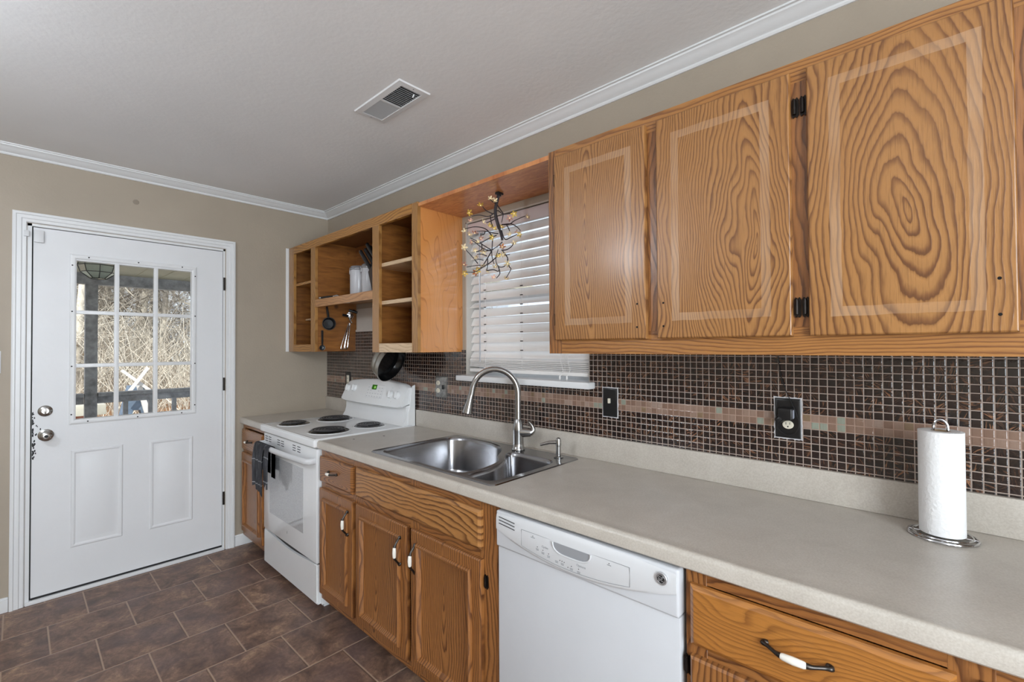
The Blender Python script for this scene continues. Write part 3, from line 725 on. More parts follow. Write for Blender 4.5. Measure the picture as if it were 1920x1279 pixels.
# sink cabinet
k2 = thing('base_cabinet', (1.92, -.33, 0), 'oak sink base cabinet with three panelled doors left of the dishwasher', 'cabinet')
carcass(k2, 1.262, 2.598); frame_parts(k2, 1.262, 2.598, [(1.262, 1.31), (1.60, 1.70), (2.08, 2.145), (2.50, 2.598)], [(1.31, 2.5, .825, CB-.0005), (1.31, 2.5, .66, .715), (1.31, 2.5, .075, .13)])
drawer(k2, 1.272, 1.617, .700, .836, (1.385, 1.475, .772), 3, -.05, .03)
ff = drawer(k2, 1.652, 2.517, .702, .840, None, 4, -.2, -.06, 'false_front', 44, .16, dict(base=(168, 114, 60), dark=(102, 62, 30), light=(184, 132, 76)))
base_door(k2, 1.272, 1.624, .112, .668, (1.585, .50, .618), 5)
base_door(k2, 1.655, 2.076, .112, .668, (2.032, .50, .618), 6)
d3 = base_door(k2, 2.103, 2.520, .112, .668, (2.142, .50, .618), 7)
def hinge_bm(x, z, y, h=.052, w=.013):
    b = newbm(); P = []
    poly = [(x-w, z-h*.36), (x-w*.55, z-h*.5), (x, z-h*.42), (x+w*.55, z-h*.5), (x+w, z-h*.36), (x+w, z+h*.36), (x+w*.55, z+h*.5), (x, z+h*.42), (x-w*.55, z+h*.5), (x-w, z+h*.36)]
    extrude_poly(b, poly, lambda u, v, q: (u, y-q, v), .0, .0028)
    tube(b, [(x-w*.2, y-.005, z-h*.33), (x-w*.2, y-.005, z+h*.33)], .0045, 8)
    tube(b, [(x-w*.2, y-.005, z+h*.33), (x-w*.2, y-.005, z+h*.4)], .003, 8)
    return b
part('hinge', hinge_bm(2.532, .592, FY, .05, .010), M['bronze'], d3)
# right drawer cabinet
k3 = thing('base_cabinet', (3.75, -.33, 0), 'oak base cabinet with a wide drawer right of the dishwasher', 'cabinet')
carcass(k3, 3.235, 4.55); frame_parts(k3, 3.235, 4.55, [(3.235, 3.285), (3.70, 3.76), (4.5, 4.55)], [(3.285, 4.5, .84, CB-.0005), (3.285, 4.5, .665, .71), (3.285, 4.5, .075, .13)])
drawer(k3, 3.250, 3.712, .695, .838, (3.41, 3.535, .772), 8, -.12, .05, base=dict(base=(164, 104, 46), dark=(112, 66, 28), light=(182, 122, 56), contrast=.6, warp=.06))
d4 = base_door(k3, 3.250, 3.712, .112, .668, (3.672, .50, .618), 9)
part('hinge', hinge_bm(3.240, .635, FY, .05, .010), M['bronze'], d4)
drawer(k3, 3.74, 4.52, .695, .838, (4.07, 4.19, .772), 10, .1, 0); base_door(k3, 3.74, 4.12, .112, .668, None, 11); base_door(k3, 4.14, 4.52, .112, .668, None, 12)

# upper cabinet, right
UF, UZ0, UZ1 = -.312, 1.383, 2.183
u1 = thing('wall_cabinet', (3.3, -.15, UZ0), 'oak wall cabinet with three closed doors over the counter', 'cabinet')
UX1 = 4.35
b = newbm(); box(b, 2.566, 2.58, UF+.02, 0, UZ0+.002, UZ1-.001); box(b, UX1-.015, UX1, UF+.02, 0, UZ0+.002, UZ1-.001); box(b, 2.58, UX1-.015, UF+.02, 0, UZ1-.016, UZ1-.001); box(b, 2.58, UX1-.015, UF+.02, 0, UZ0+.014, UZ0+.028); box(b, 2.58, UX1-.015, -.008, 0, UZ0+.028, UZ1-.016)
part('cabinet_case', b, M['oak_v'], u1)
_ms = (oak('oak_stile_dark', .3, 0, 'z', 60, .1, 13, base=(150, 98, 52), dark=(96, 58, 30), light=(166, 112, 62)))
for a, c in ((2.564, 2.625), (2.985, 3.05), (3.40, 3.475), (3.80, 3.86), (4.29, UX1)): part('frame_stile', B(a, c, UF, UF+.02, UZ0, UZ1, .0008, 1), _ms, u1)
_mr = oak('oak_rail_upper', .03, 0, 'x', 70, .05, 15, warp=.012, base=(162, 108, 54), dark=(116, 70, 34), light=(176, 124, 68))
part('bottom_rail', B(2.625, UX1-.06, UF-.0004, UF+.0204, UZ0, 1.46), _mr, u1)
part('top_rail', B(2.600, UX1-.06, UF-.0004, UF+.0204, 2.125, UZ1), _mr, u1)
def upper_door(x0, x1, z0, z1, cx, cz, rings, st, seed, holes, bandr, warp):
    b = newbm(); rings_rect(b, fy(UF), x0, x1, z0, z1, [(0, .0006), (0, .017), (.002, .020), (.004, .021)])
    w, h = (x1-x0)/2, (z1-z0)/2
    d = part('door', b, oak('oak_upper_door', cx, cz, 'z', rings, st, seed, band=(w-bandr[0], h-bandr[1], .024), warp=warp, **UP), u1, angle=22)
    for hx, hz in holes: part('screw_hole', lathe(newbm(), [(.0035, 0), (.0035, .0006)], at(hx, UF-.0208, hz, (0, -1, 0)), 10), M['hole'], d)
    return d
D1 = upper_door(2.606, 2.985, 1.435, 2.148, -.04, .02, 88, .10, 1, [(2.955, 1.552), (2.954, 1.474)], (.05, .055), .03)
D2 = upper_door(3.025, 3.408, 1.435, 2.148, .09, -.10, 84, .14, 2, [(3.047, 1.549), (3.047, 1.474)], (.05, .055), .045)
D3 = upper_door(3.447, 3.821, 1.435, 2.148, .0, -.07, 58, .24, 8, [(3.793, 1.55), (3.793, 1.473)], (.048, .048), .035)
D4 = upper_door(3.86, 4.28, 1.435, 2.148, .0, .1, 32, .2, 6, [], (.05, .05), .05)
for d, hx in ((D2, 3.4185), (D3, 3.4375)):
    for hz in (2.055, 1.512):
        part('hinge', hinge_bm(hx, hz, UF-.001, .056, .0085), M['bronze'], d)
for hz in (2.06, 1.515): part('hinge', B(2.598, 2.6055, UF-.012, UF, hz-.024, hz+.024, bev=.002), M['bronze'], D1)

# open cabinet, left
u2 = thing('open_wall_cabinet', (.84, -.15, UZ0), 'doorless oak wall cabinet with open shelves beside the window', 'cabinet')
b = newbm()
def vpan(x0, x1, z0=UZ0+.002, z1=UZ1-.001): box(b, x0, x1, UF+.02, -.0, z0, z1)
vpan(.006, .02); vpan(.448, .466); vpan(1.228, 1.244); vpan(1.655, 1.672)
box(b, .02, .448, -.006, 0, UZ0+.03, UZ1-.016); box(b, .466, 1.228, -.006, 0, 1.74, UZ1-.016); box(b, 1.244, 1.655, -.008, 0, UZ0+.03, UZ1-.016)
box(b, .02, .448, UF+.02, 0, UZ0+.03, UZ0+.046); box(b, 1.244, 1.655, UF+.02, 0, UZ0+.03, UZ0+.046)
part('cabinet_case', b, M['pine'], u2)
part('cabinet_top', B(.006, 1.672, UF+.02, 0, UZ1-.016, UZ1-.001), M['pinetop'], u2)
part('side_panel', B(1.672, 1.684, UF+.02, -.0, UZ0, UZ1, bev=.0006), M['side'], u2)
for a, c in ((.006, .092), (.389, .461), (1.230, 1.303), (1.631, 1.684)): part('frame_stile', B(a, c, UF, UF+.02, UZ0, UZ1, .001, 1), M['shelf_fv'], u2)
b = newbm(); box(b, .092, .389, UF+.0005, UF+.0205, UZ0, 1.436); part('bottom_rail', b, M['shelf_fr'], u2)
b = newbm(); box(b, 1.303, 1.631, UF+.0005, UF+.0205, UZ0, 1.434); part('bottom_rail', b, M['bleach'], u2)
b = newbm(); box(b, .092, 1.631, UF-.0006, UF+.0195, 2.128, UZ1); part('top_rail', b, M['shelf_fr'], u2)
b = newbm(); box(b, .461, 1.230, UF+.0005, UF+.0205, 1.700, 1.752); box(b, .466, 1.228, UF+.0205, -.001, 1.737, 1.752); part('shelf', b, oak('oak_shelf_front', .1, 0, 'x', 40, .1, 33, base=(180, 126, 74), dark=(136, 88, 48), light=(198, 148, 96), contrast=.7), u2)
b = newbm(); box(b, .02, .448, UF+.02, -.006, 1.885, 1.903); part('shelf', b, M['shelf_fr'], u2)
b = newbm(); box(b, .02, .448, UF+.12, -.006, 1.628, 1.640); part('shelf_cleat', b, M['bleach'], u2)
for z in (1.662, 1.884): part('shelf', B(1.244, 1.655, UF+.0195, -.008, z, z+.021), M['bleach'], u2)
# board over the window
part('valance_board', B(1.685, 2.563, UF+.004, -.0005, 2.158, 2.176), M['soffit'], None, label='thin oak board bridging the two wall cabinets over the window', cat='board')

# ------------------------------------------------------------ stove
RX0, RX1 = .467, 1.251
rg = thing('stove', (.86, -.33, 0), 'white electric coil stove with a back control panel', 'stove')
b = newbm(); box(b, RX0, RX1, -.625, -.03, .03, .872, .003)
for x in (RX0+.03, RX1-.06):
    for y in (-.60, -.1): box(b, x, x+.03, y, y+.03, 0, .03)
part('body', b, M['white'], rg)
b = newbm(); box(b, RX0-.004, RX1+.003, -.672, -.028, .875, .918, .009, 3)
rings_rect(b, lambda u, v, h: (u, v, .918+h), RX0+.002, RX1-.003, -.666, -.10, [(0, -.002), (.004, .0025), (.014, .0025), (.022, .0003)], fill=False)
ck = part('cooktop', b, M['white'], rg)
for (x, y, R_) in ((.628, -.520, .082), (.640, -.250, .102), (1.050, -.490, .102), (1.062, -.235, .082)):
    b = newbm(); lathe(b, [(R_+.022, .9185), (R_+.018, .922), (R_+.011, .9215), (R_+.008, .9195)], at(x, y, 0), 40, False, False); part('burner_ring', b, M['white'], rg)
    b = newbm(); lathe(b, [(R_+.011, .9195), (R_+.008, .9225), (R_+.002, .9215), (R_-.03, .919), (.0, .9188)], at(x, y, 0), 40, False, False); part('drip_bowl', b, M['pan'], rg)
    b = newbm(); turns = 4.6 if R_ > .09 else 3.8; n = int(turns*26); pts = []
    for i in range(n+1):
        t = i/n; a = t*turns*2*PI+.6; r = .016+(R_-.022)*t; pts.append((x+r*math.cos(a), y+r*math.sin(a), .9305))
    tube(b, pts, .0062, 6, flat=(1, .7)); lathe(b, [(.014, .924), (.014, .9315), (.008, .9325)], at(x, y, 0), 14)
    for q in range(3):
        a = q*2*PI/3+.5; box(b, 0, 0, 0, 0, 0, 0) if False else tube(b, [(x, y, .9245), (x+(R_+.004)*math.cos(a), y+(R_+.004)*math.sin(a), .9245)], .0022, 5)
    part('burner_coil', b, M['coil'], rg)
# back riser and control panel
b = newbm()
prof = [(-.03, .918), (-.118, .918), (-.112, .926), (-.098, .945), (-.088, .98), (-.086, 1.04), (-.03, 1.05)]
A = [b.verts.new((RX0+.012, y, z)) for y, z in prof]; C = [b.verts.new((RX1-.008, y, z)) for y, z in prof]
for k in range(len(prof)): b.faces.new((A[k], A[(k+1) % len(prof)], C[(k+1) % len(prof)], C[k]))
b.faces.new(A); b.faces.new(C[::-1]); part('riser', b, M['white'], rg, angle=50)
b = newbm(); extrude_poly(b, [(-.024, .912), (-.075, .925), (-.072, 1.0), (-.066, 1.02), (-.040, 1.165), (-.024, 1.172)], lambda u, v, h: (h, u, v), RX1-.010, RX1+.0005); part('end_cap', b, M['white'], rg)
def panel_top(x):
    f = (x-RX0)/(RX1-RX0); return 1.168+.026*math.sin(PI*min(max(f, 0), 1))
b = newbm(); poly = []
n = 22
for i in range(n+1): x = RX0+.0+(RX1-RX0-.012)*i/n; poly.append((x, 'b'))
f0 = []; f1 = []
Fr, Bk, Tp, Bt = [], [], [], []
for i in range(n+1):
    x = RX0+(RX1-RX0-.012)*i/n; e = min(i, n-i); rd = {0: .018, 1: .004}.get(e, 0)
    zt = panel_top(x)-rd*.9; zb = 1.026+rd*.6
    bow = .010*math.sin(PI*i/n)
    pr = [(-.034, zb+.02), (-.100-bow, zb+.004), (-.112-bow, zb), (-.120-bow, zb+.006), (-.118-bow, zb+.016), (-.072-bow*.6, zt-.008), (-.064-bow*.6, zt), (-.034, zt)]
    Fr.append([b.verts.new((x, y, z)) for y, z in pr])
for P, Q in zip(Fr, Fr[1:]):
    for k in range(len(P)): b.faces.new((P[k], P[(k+1) % len(P)], Q[(k+1) % len(P)], Q[k]))
b.faces.new(Fr[0][::-1]); b.faces.new(Fr[-1])
cp = part('control_panel', b, M['white'], rg, angle=50)
def onp(x, z, h=0):
    i = (x-RX0)/(RX1-RX0-.012); bow = .010*math.sin(PI*i); zt = panel_top(x)-.008; zb = 1.042
    t = (z-zb)/(zt-zb); y = (-.118-bow)*(1-t)+(-.072-bow*.6)*t
    nv = Vector((0, -(zt-zb), -.046+.0)).normalized()  # outward, tilted up
    nv = Vector((0, -.945, .327))
    return Vector((x, y, z))+nv*h
def fp(x, z): return lambda u, v, h: onp(x+u, z+v, h)
for (x, z) in ((.520, 1.118), (.615, 1.122), (1.095, 1.105), (1.163, 1.105)):
    b = newbm(); p = onp(x, z, 0); mt = at(p.x, p.y, p.z, (0, -.945, .327))
    lathe(b, [(.027, -.002), (.027, .004), (.0235, .006), (.0225, .017), (.020, .0185)], mt, 26)
    bb = newbm(); box(bb, -.0045, .0045, -.0215, .0215, .010, .0235, .003); 
    for v in bb.verts: v.co = mt @ Matrix.Rotation(.2, 4, 'Z') @ v.co
    mm = bpy.data.meshes.new('k'); bb.to_mesh(mm); bb.free(); b.from_mesh(mm); bpy.data.meshes.remove(mm)
    part('control_knob', b, M['white'], cp)
b = newbm(); rings_rect(b, fp(0, 0), .80, 1.0, 1.072, 1.160, [(0, 0), (.001, .0012), (.003, .0012), (.004, .0003)], fill=False); part('keypad_outline', b, M['plwhite'], cp)
b = newbm(); rings_rect(b, fp(0, 0), .856, .912, 1.127, 1.158, [(0, 0), (0, .0022), (.002, .0025)]); part('clock_display', b, M['lcd'], cp)
b = newbm(); rings_rect(b, fp(0, 0), .884, .904, 1.134, 1.148, [(0, .0025), (0, .003)]); part('clock_digit', b, M['lcd2'], cp)
b = newbm()
for i in range(6):
    for j in range(4):
        xx = .815+i*.033; zz = 1.082+j*.019
        if .85 < xx < .92 and zz > 1.11: continue
        rings_rect(b, fp(0, 0), xx-.006, xx+.006, zz-.002, zz+.002, [(0, 0), (0, .0006)])
for xx, zz in ((1.095, 1.148), (1.163, 1.150), (1.115, 1.062), (.60, 1.075), (.66, 1.150)): lathe(b, [(.0022, 0), (.0022, .0006)], Matrix.Translation(onp(xx, zz)) @ Vector((0, -.945, .327)).to_track_quat('Z', 'Y').to_matrix().to_4x4(), 8)
part('key_print', b, plain('pale_grey_print', (178, 180, 184), .6), cp)
# oven door
OD = -.652
b = newbm(); box(b, RX0+.008, RX1-.008, OD, -.626, .252, .866, .006)
od = part('oven_door', b, M['white'], rg)
t = NT('oven_window_glass'); v = t.obj(); xx_, yy_, zz_ = t.xyz(v)
dots = t.n('ShaderNodeTexVoronoi', {'Vector': v, 'Scale': 260.0}).outputs['Distance']
M['ovglass'] = t.pr(t.mix(t.ramp(dots, [(.35, (0,)*3+(1,)), (.5, (1,)*3+(1,))]), s2l((172, 173, 175)), s2l((196, 197, 199))), .06, 0, None, Coat_Weight=.6)
b = newbm(); rings_rect(b, fy(OD), .575, 1.076, .372, .735, [(0, -.001), (0, .0008), (.002, .001)]); part('oven_window', b, M['ovglass'], od)
b = newbm()
for g0 in (.50, .558, .70, .760, .930, .995):
    for zz in (.846, .832, .818): box(b, g0, g0+.042, OD-.0006, OD+.001, zz-.0022, zz+.0022)
part('vent_slot', b, M['dim'], od)
b = newbm(); pts = [(.492, OD, .800), (.494, OD-.030, .800), (.51, OD-.044, .800)]+[(.51+.70*i/12, OD-.044-.012*math.sin(PI*i/12), .800) for i in range(1, 12)]+[(1.21, OD-.044, .800), (1.226, OD-.030, .800), (1.228, OD, .800)]
tube(b, pts, .0145, 12, flat=(.8, 1.15)); part('handle', b, M['plwhite'], od)
b = newbm(); lathe(b, [(.006, 0), (.006, .0008)], at(.85, OD, .318, (0, -1, 0)) @ Matrix.Diagonal((.55, 1.5, 1, 1)), 12); part('badge', b, M['grey'], od)
n = 18; poly = [(RX0+.008, .035)]+[(RX1-.008, .035)]+[(RX1-.008-(RX1-RX0-.016)*i/n, .246-.022*math.sin(PI*i/n)**1.5) for i in range(n+1)]
b = newbm(); extrude_poly(b, poly, fy(-.626), 0, .024); bmesh.ops.bevel(b, geom=[e for e in b.edges if all(abs(v.co.y+.65) < .001 for v in e.verts)], offset=.005, segments=2, affect='EDGES')
part('storage_drawer', b, M['white'], rg)
part('door_gap', B(RX0+.012, RX1-.012, -.636, -.626, .215, .26), M['blackm'], rg)
# dish towel on the oven handle
def towel():
    t = NT('charcoal_towel'); v = t.obj(); x, y, z = t.xyz(v)
    n = t.noise(t.mapv(v, (60, 60, 9)), 1, 4, .7)
    col = t.ramp(n, [(.3, (62, 62, 66)), (.55, (98, 99, 104)), (.75, (136, 137, 142))])
    zz = t.math('ADD', z, t.math('MULTIPLY', t.noise(v, 12, 1), .01))
    s = None
    for zc in (.062, -.083):
        q = t.math('LESS_THAN', t.math('ABSOLUTE', t.math('SUBTRACT', zz, zc)), .0026); s = q if s is None else t.math('MAXIMUM', s, q)
    col = t.mix(t.math('MULTIPLY', s, .85), col, s2l((205, 206, 210)))
    return t.pr(col, .95, 0, t.bump(t.noise(v, 300, 2), .0008))
M['towel'] = towel()
def cloth(x0, x1, ztop, zb_front, zb_back, seed, amp, hy=OD-.050, hz=.800, R=.0195, off=0):
    rnd = random.Random(seed); b = newbm(); nu, L = 44, []
    ph = [rnd.uniform(0, 6.28) for _ in range(3)]
    for i in range(nu+1):
        s = i/nu; fold = amp*(math.sin(s*19+ph[0])+.55*math.sin(s*33+ph[1])); row = []
        zf = zb_front(s); zb = zb_back
        for k in range(14): row.append((-1, zb+(hz-zb)*k/14))
        for k in range(9): row.append((0, PI-PI*k/8))
        for k in range(1, 25): row.append((1, hz-(hz-zf)*k/24))
        V = []
        for kd, q in row:
            if kd == 0: y = hy+R*math.cos(q)*-1*-1; z = hz+R*math.sin(q)*1.05; y = hy-R*math.cos(q); w = .15
            elif kd == -1: y = hy+R; z = q; w = min(1, (hz-q)/.2)
            else: y = hy-R; z = q; w = min(1, .15+(hz-q)/.10)
            if kd == 0: y = hy+R*math.cos(PI-q)
            if kd == 1:
                y -= fold*w+abs(amp)*w*1.2+off*w
            pinch = 1-.10*min(1, (hz-z)/.3 if kd == 1 else 0)
            x = (x0+x1)/2+(x0+(x1-x0)*s-(x0+x1)/2)*pinch
            V.append(b.verts.new((x, y, z)))
        L.append(V)
    for A, C in zip(L, L[1:]):
        for k in range(len(A)-1): b.faces.new((A[k], A[k+1], C[k+1], C[k]))
    bmesh.ops.solidify(b, geom=b.faces[:], thickness=.0025)
    return b
t_ = thing('dish_towel', (.60, OD-.05, .53), 'charcoal dish towel with white stripes hanging over the oven handle', 'towel')
part('front_fold', cloth(.508, .678, .82, lambda s: .545-.05*math.exp(-((s-.86)/.12)**2)-.012*s+.012*math.sin(s*9), .64, 4, .0055), M['towel'], t_)
part('side_fold', cloth(.684, .752, .82, lambda s: .585-.02*math.sin(s*8), .62, 9, .0045), M['towel'], t_)

# ------------------------------------------------------------ dishwasher
dw = thing('dishwasher', (2.915, -.33, 0), 'white built-in dishwasher under the counter', 'dishwasher')
X0, X1 = 2.602, 3.229
part('tub', B(X0+.003, X1-.003, -.60, -.03, .02, .868), M['dim'], dw)
part('kick_plate', B(X0+.003, X1-.003, -.60, -.57, .0, .1), M['blackm'], dw)
part('door_panel', B(X0+.002, X1-.004, -.646, -.601, .105, .744, bev=.004), M['dwpanel'], dw)
FD = -.655
b = newbm(); box(b, X0, X1-.003, FD, -.601, .746, .864, .007, 3)
pn = part('control_panel', b, M['dwpanel'], dw)
def bulge(x): f = (x-2.912)/.312; return .806-.049*max(0, 1-f*f)
def btop(x): f = (x-2.912)/.312; return .846+.009*max(0, 1-f*f)
b = newbm(); n = 36; rows = []
for i in range(n+1):
    x = X0+.004+(X1-.012-X0)*i/n; zb, zt = bulge(x), btop(x); f = max(0, 1-((x-2.912)/.312)**2); th = .002+.009*f**.6
    rows.append([b.verts.new(p) for p in ((x, FD+.001, zb-.006*f), (x, FD-th*.75, zb), (x, FD-th, zb+.006), (x, FD-th, (zb+zt)/2), (x, FD-th*.85, zt-.006), (x, FD-th*.1, zt+.006), (x, FD+.001, zt+.009))])
for P, Q in zip(rows, rows[1:]):
    for k in range(6): b.faces.new((P[k], P[k+1], Q[k+1], Q[k]))
b.faces.new(rows[0][::-1]); b.faces.new(rows[-1])
bulge_o = part('bulged_fascia', b, M['plwhite'], pn, angle=50)
def onb(x, z, h=0):
    f = max(0, 1-((x-2.912)/.312)**2); return Vector((x, FD-(.002+.009*f**.6)-h, z))
# keypad inset outline
ol = []
for i in range(17): x = 2.724+(3.100-2.724)*i/16; ol.append((x, max(bulge(x)+.009, 0)))
ol = ol+[(3.100, .834)]+[(2.724, .834)]
b = newbm(); tube(b, [onb(x, z, .0002) for x, z in ol], .0007, 5, closed=True); part('keypad_outline', b, M['grey'], bulge_o)
# handle pocket: flat plate, the shade of the recess is put into its grey
n = 24; lip = []
for i in range(n+1):
    a = PI+PI*i/n; cx_ = 2.916; x = cx_+.066*math.copysign(abs(math.cos(a))**.55, math.cos(a)); z = .832+.030*math.copysign(abs(math.sin(a))**.8, math.sin(a)); lip.append((x, z))
b = newbm(); tube(b, [onb(x, z, .001) for x, z in lip], .0024, 8); part('handle_lip', b, M['plwhite'], bulge_o)
t = NT('handle_pocket_shade'); M['pocket'] = plain('pocket_shade', (152, 154, 158), .4)
b = newbm(); V = [b.verts.new(onb(x, z, .0004)) for x, z in lip]; b.faces.new(V); V2 = None
part('handle_pocket', b, M['pocket'], bulge_o)
b = newbm()
for q in range(3):
    z0 = .848-q*.0105; tube(b, [onb(2.622+.072*k/6, z0-.004*(k/6)**1.4-.002*q*0, .0002+.001) for k in range(7)], .0013, 5)
part('vent_slot', b, M['dim'], bulge_o)
b = newbm()
def dots(lst, r=.0014):
    for x, z in lst: p = onb(x, z, .0); lathe(b, [(r, 0), (r, .0006)], at(p.x, p.y, p.z, (0, -1, 0)), 8)
dots([(2.772, .826), (2.790, .7985), (2.812, .7945), (2.834, .7905), (2.876, .7845), (2.884, .784), (2.892, .7835), (2.917, .7800), (2.942, .7800), (3.04, .826), (2.905, .7735)])
part('indicator_dot', b, M['blackm'], bulge_o)
b = newbm()
def dash(x, z, w): p = onb(x, z); box(b, x-w/2, x+w/2, p.y-.0004, p.y+.0004, z-.0008, z+.0008)
for x, z in ((2.790, .7925), (2.812, .7880), (2.834, .7840), (2.864, .7785), (2.885, .7775), (2.917, .7735), (2.942, .7725)):
    dash(x, z, .011); dash(x, z-.0036, .010)
dash(2.772, .8215, .016); dash(3.04, .8215, .012)
part('button_print', b, M['grey'], bulge_o)
for s, x, z in (('Cycles', 2.820, .8055), ('Options', 2.950, .7900)):
    part('label_text', text_bm(s, .0095, lambda u, v, h, x=x, z=z: onb(x+u, z+v, .0002+h)), M['grey'], bulge_o)
# round emblem: monogram inside a ring with four curls
bg = newbm(); p = Vector((3.186, FD-.0075, .834)); mt = Matrix(((1, 0, 0, p.x), (0, 0, -1, p.y), (0, 1, 0, p.z), (0, 0, 0, 1)))
lathe(bg, [(.0155, -.004), (.0155, .002), (.0145, .003), (.0115, .0026)], mt, 32, True, False); em = part('emblem', bg, M['satin'], pn)
b = newbm(); lathe(b, [(.0117, .0), (.0117, .0027)], mt, 28); part('emblem_disc', b, M['blackm'], em)
b = newbm(); tube(b, [mt @ Vector((.0104*math.cos(a), .0104*math.sin(a), .003)) for a in [2*PI*k/28 for k in range(28)]], .0006, 5, closed=True)
for q in range(4):
    a0 = q*PI/2+.5; tube(b, [mt @ Vector((.0096*math.cos(a0+k*.18), .0096*math.sin(a0+k*.18), .003)) for k in range(5)], [.0003, .0008, .0009, .0007, .0003], 5)
part('emblem_ring', b, M['satin'], em)
def gl(pts): return [mt @ Vector((x*.001, y*.001, .0031)) for x, y in pts]
b = newbm()   # flowing G and E
G = [(-1.0, 4.2), (-2.2, 5.6), (-4.4, 5.2), (-6.0, 2.6), (-6.2, -.6), (-5.0, -3.6), (-3.0, -4.4), (-1.6, -2.6), (-1.4, -.2), (-3.2, .4), (-3.6, -.8)]
E_ = [(5.6, 3.6), (4.6, 5.2), (2.6, 5.0), (1.6, 3.2), (2.2, 1.2), (3.8, .6), (2.2, .2), (.9, -1.8), (1.8, -4.2), (4.2, -4.8), (6.0, -2.8)]
for L in (G, E_): tube(b, smoothpts(gl(L), 3), .0008, 5)
part('emblem_monogram', b, M['satin'], em)

# ------------------------------------------------------------ sink
sk = thing('kitchen_sink', (2.11, -.33, .74), 'stainless steel double bowl drop-in sink in the long countertop', 'sink')
def rrect(x0, x1, y0, y1, r, n=6):
    P = []
    for cx_, cy_, a0 in ((x1-r, y1-r, 0), (x0+r, y1-r, PI/2), (x0+r, y0+r, PI), (x1-r, y0+r, 1.5*PI)):
        for k in range(n+1): a = a0+PI/2*k/n; P.append((cx_+r*math.cos(a), cy_+r*math.sin(a)))
    return P
def smooth_loop(P, k=5):
    P = [Vector((x, y, 0)) for x, y in P]; n = len(P); out = []
    for i in range(n):
        a, b_, c, d = P[i-1], P[i], P[(i+1) % n], P[(i+2) % n]
        for j in range(k):
            t = j/k; q = .5*((2*b_)+(c-a)*t+(2*a-5*b_+4*c-d)*t*t+(3*b_-a-3*c+d)*t**3); out.append((q.x, q.y))
    return out
big = smooth_loop([(1.722, -.50), (1.712, -.36), (1.711, -.22), (1.730, -.120), (1.82, -.076), (1.97, -.072), (2.08, -.100), (2.155, -.165), (2.215, -.25), (2.285, -.32), (2.318, -.42), (2.322, -.50), (2.305, -.555), (2.24, -.568), (2.0, -.570), (1.82, -.570), (1.745, -.556)])
small = smooth_loop([(2.345, -.545), (2.34, -.42), (2.305, -.31), (2.235, -.225), (2.215, -.185), (2.235, -.158), (2.33, -.152), (2.43, -.155), (2.475, -.18), (2.492, -.25), (2.494, -.40), (2.490, -.52), (2.465, -.56), (2.41, -.568), (2.365, -.565)])
outer = rrect(SKX0, SKX1, SKY0, SKY1, .028)
def inset_loop(P, d):
    n = len(P); area = sum(P[i][0]*P[(i+1) % n][1]-P[(i+1) % n][0]*P[i][1] for i in range(n)); sg = 1 if area > 0 else -1; out = []
    for i in range(n):
        a = Vector(P[i-1]); c = Vector(P[(i+1) % n]); t = (c-a).normalized(); nn = Vector((-t.y, t.x))*sg; out.append((P[i][0]+nn.x*d, P[i][1]+nn.y*d))
    return out
b = newbm(); DZ = CT+.004
def addloop(P, z): 
    V = [b.verts.new((x, y, z)) for x, y in P]; E = [b.edges.new((V[i], V[(i+1) % len(V)])) for i in range(len(V))]; return V, E
o_in = inset_loop(outer, .010)
Vo, Eo = addloop(o_in, DZ-.0012); Vb, Eb = addloop(big, DZ-.002); Vs, Es = addloop(small, DZ-.002)
bmesh.ops.triangle_fill(b, use_beauty=True, use_dissolve=False, edges=Eo+Eb+Es)
def loft(Va, P, z):
    V = [b.verts.new((x, y, z)) for x, y in P]
    for i in range(len(V)): b.faces.new((Va[i], Va[(i+1) % len(V)], V[(i+1) % len(V)], V[i]))
    return V
V = loft(Vo, inset_loop(outer, .004), DZ); V = loft(V, outer, CT+.0002)
deck = part('sink_deck', b, M['steel'], sk, angle=30)
for P, depth, nm in ((big, .20, 'large_bowl'), (small, .16, 'small_bowl')):
    b = newbm(); Va = [b.verts.new((x, y, DZ-.002)) for x, y in P]
    Va = loft(Va, inset_loop(P, .004), DZ-.006); Va = loft(Va, inset_loop(P, .009), DZ-.02)
    Va = loft(Va, inset_loop(P, .016), DZ-depth+.03); Va = loft(Va, inset_loop(P, .024), DZ-depth+.010); Va = loft(Va, inset_loop(P, .040), DZ-depth)
    b.faces.new(Va); bw = part(nm, b, M['steel'], sk, angle=60)
    cxx = sum(p[0] for p in P)/len(P); cyy = sum(p[1] for p in P)/len(P)
    lathe_part('drain', [(.045, DZ-depth+.0005), (.042, DZ-depth+.003), (.034, DZ-depth+.001), (.012, DZ-depth+.001), (.010, DZ-depth+.006)], cxx, cyy, 0, None, M['chrome'], bw)
# faucet
fx_, fy_ = 2.206, -.104
fc = thing('kitchen_faucet', (fx_, fy_, DZ), 'brushed steel gooseneck pull-down faucet behind the sink bowls', 'faucet')
b = newbm(); lathe(b, [(.032, DZ), (.032, DZ+.006), (.0275, DZ+.012), (.026, DZ+.03), (.0255, DZ+.09), (.0265, DZ+.10), (.021, DZ+.132), (.0155, DZ+.145)], at(fx_, fy_, 0), 32); part('base', b, M['steelz'], fc, angle=45)
dv = Vector((-.80, -.60, 0)).normalized(); Rr = .112; zc = 1.188
pts = [(fx_, fy_, DZ+.13), (fx_, fy_, zc-.06), (fx_, fy_, zc)]
for k in range(1, 17): a = PI*k/17; q = Rr*(1-math.cos(a)); pts.append((fx_+dv.x*q, fy_+dv.y*q, zc+Rr*math.sin(a)*1.02))
ex = 2*Rr+.004; pts.append((fx_+dv.x*ex, fy_+dv.y*ex, zc-.012))
b = newbm(); tube(b, pts, .0142, 18); part('spout', b, M['steelz'], fc, angle=60)
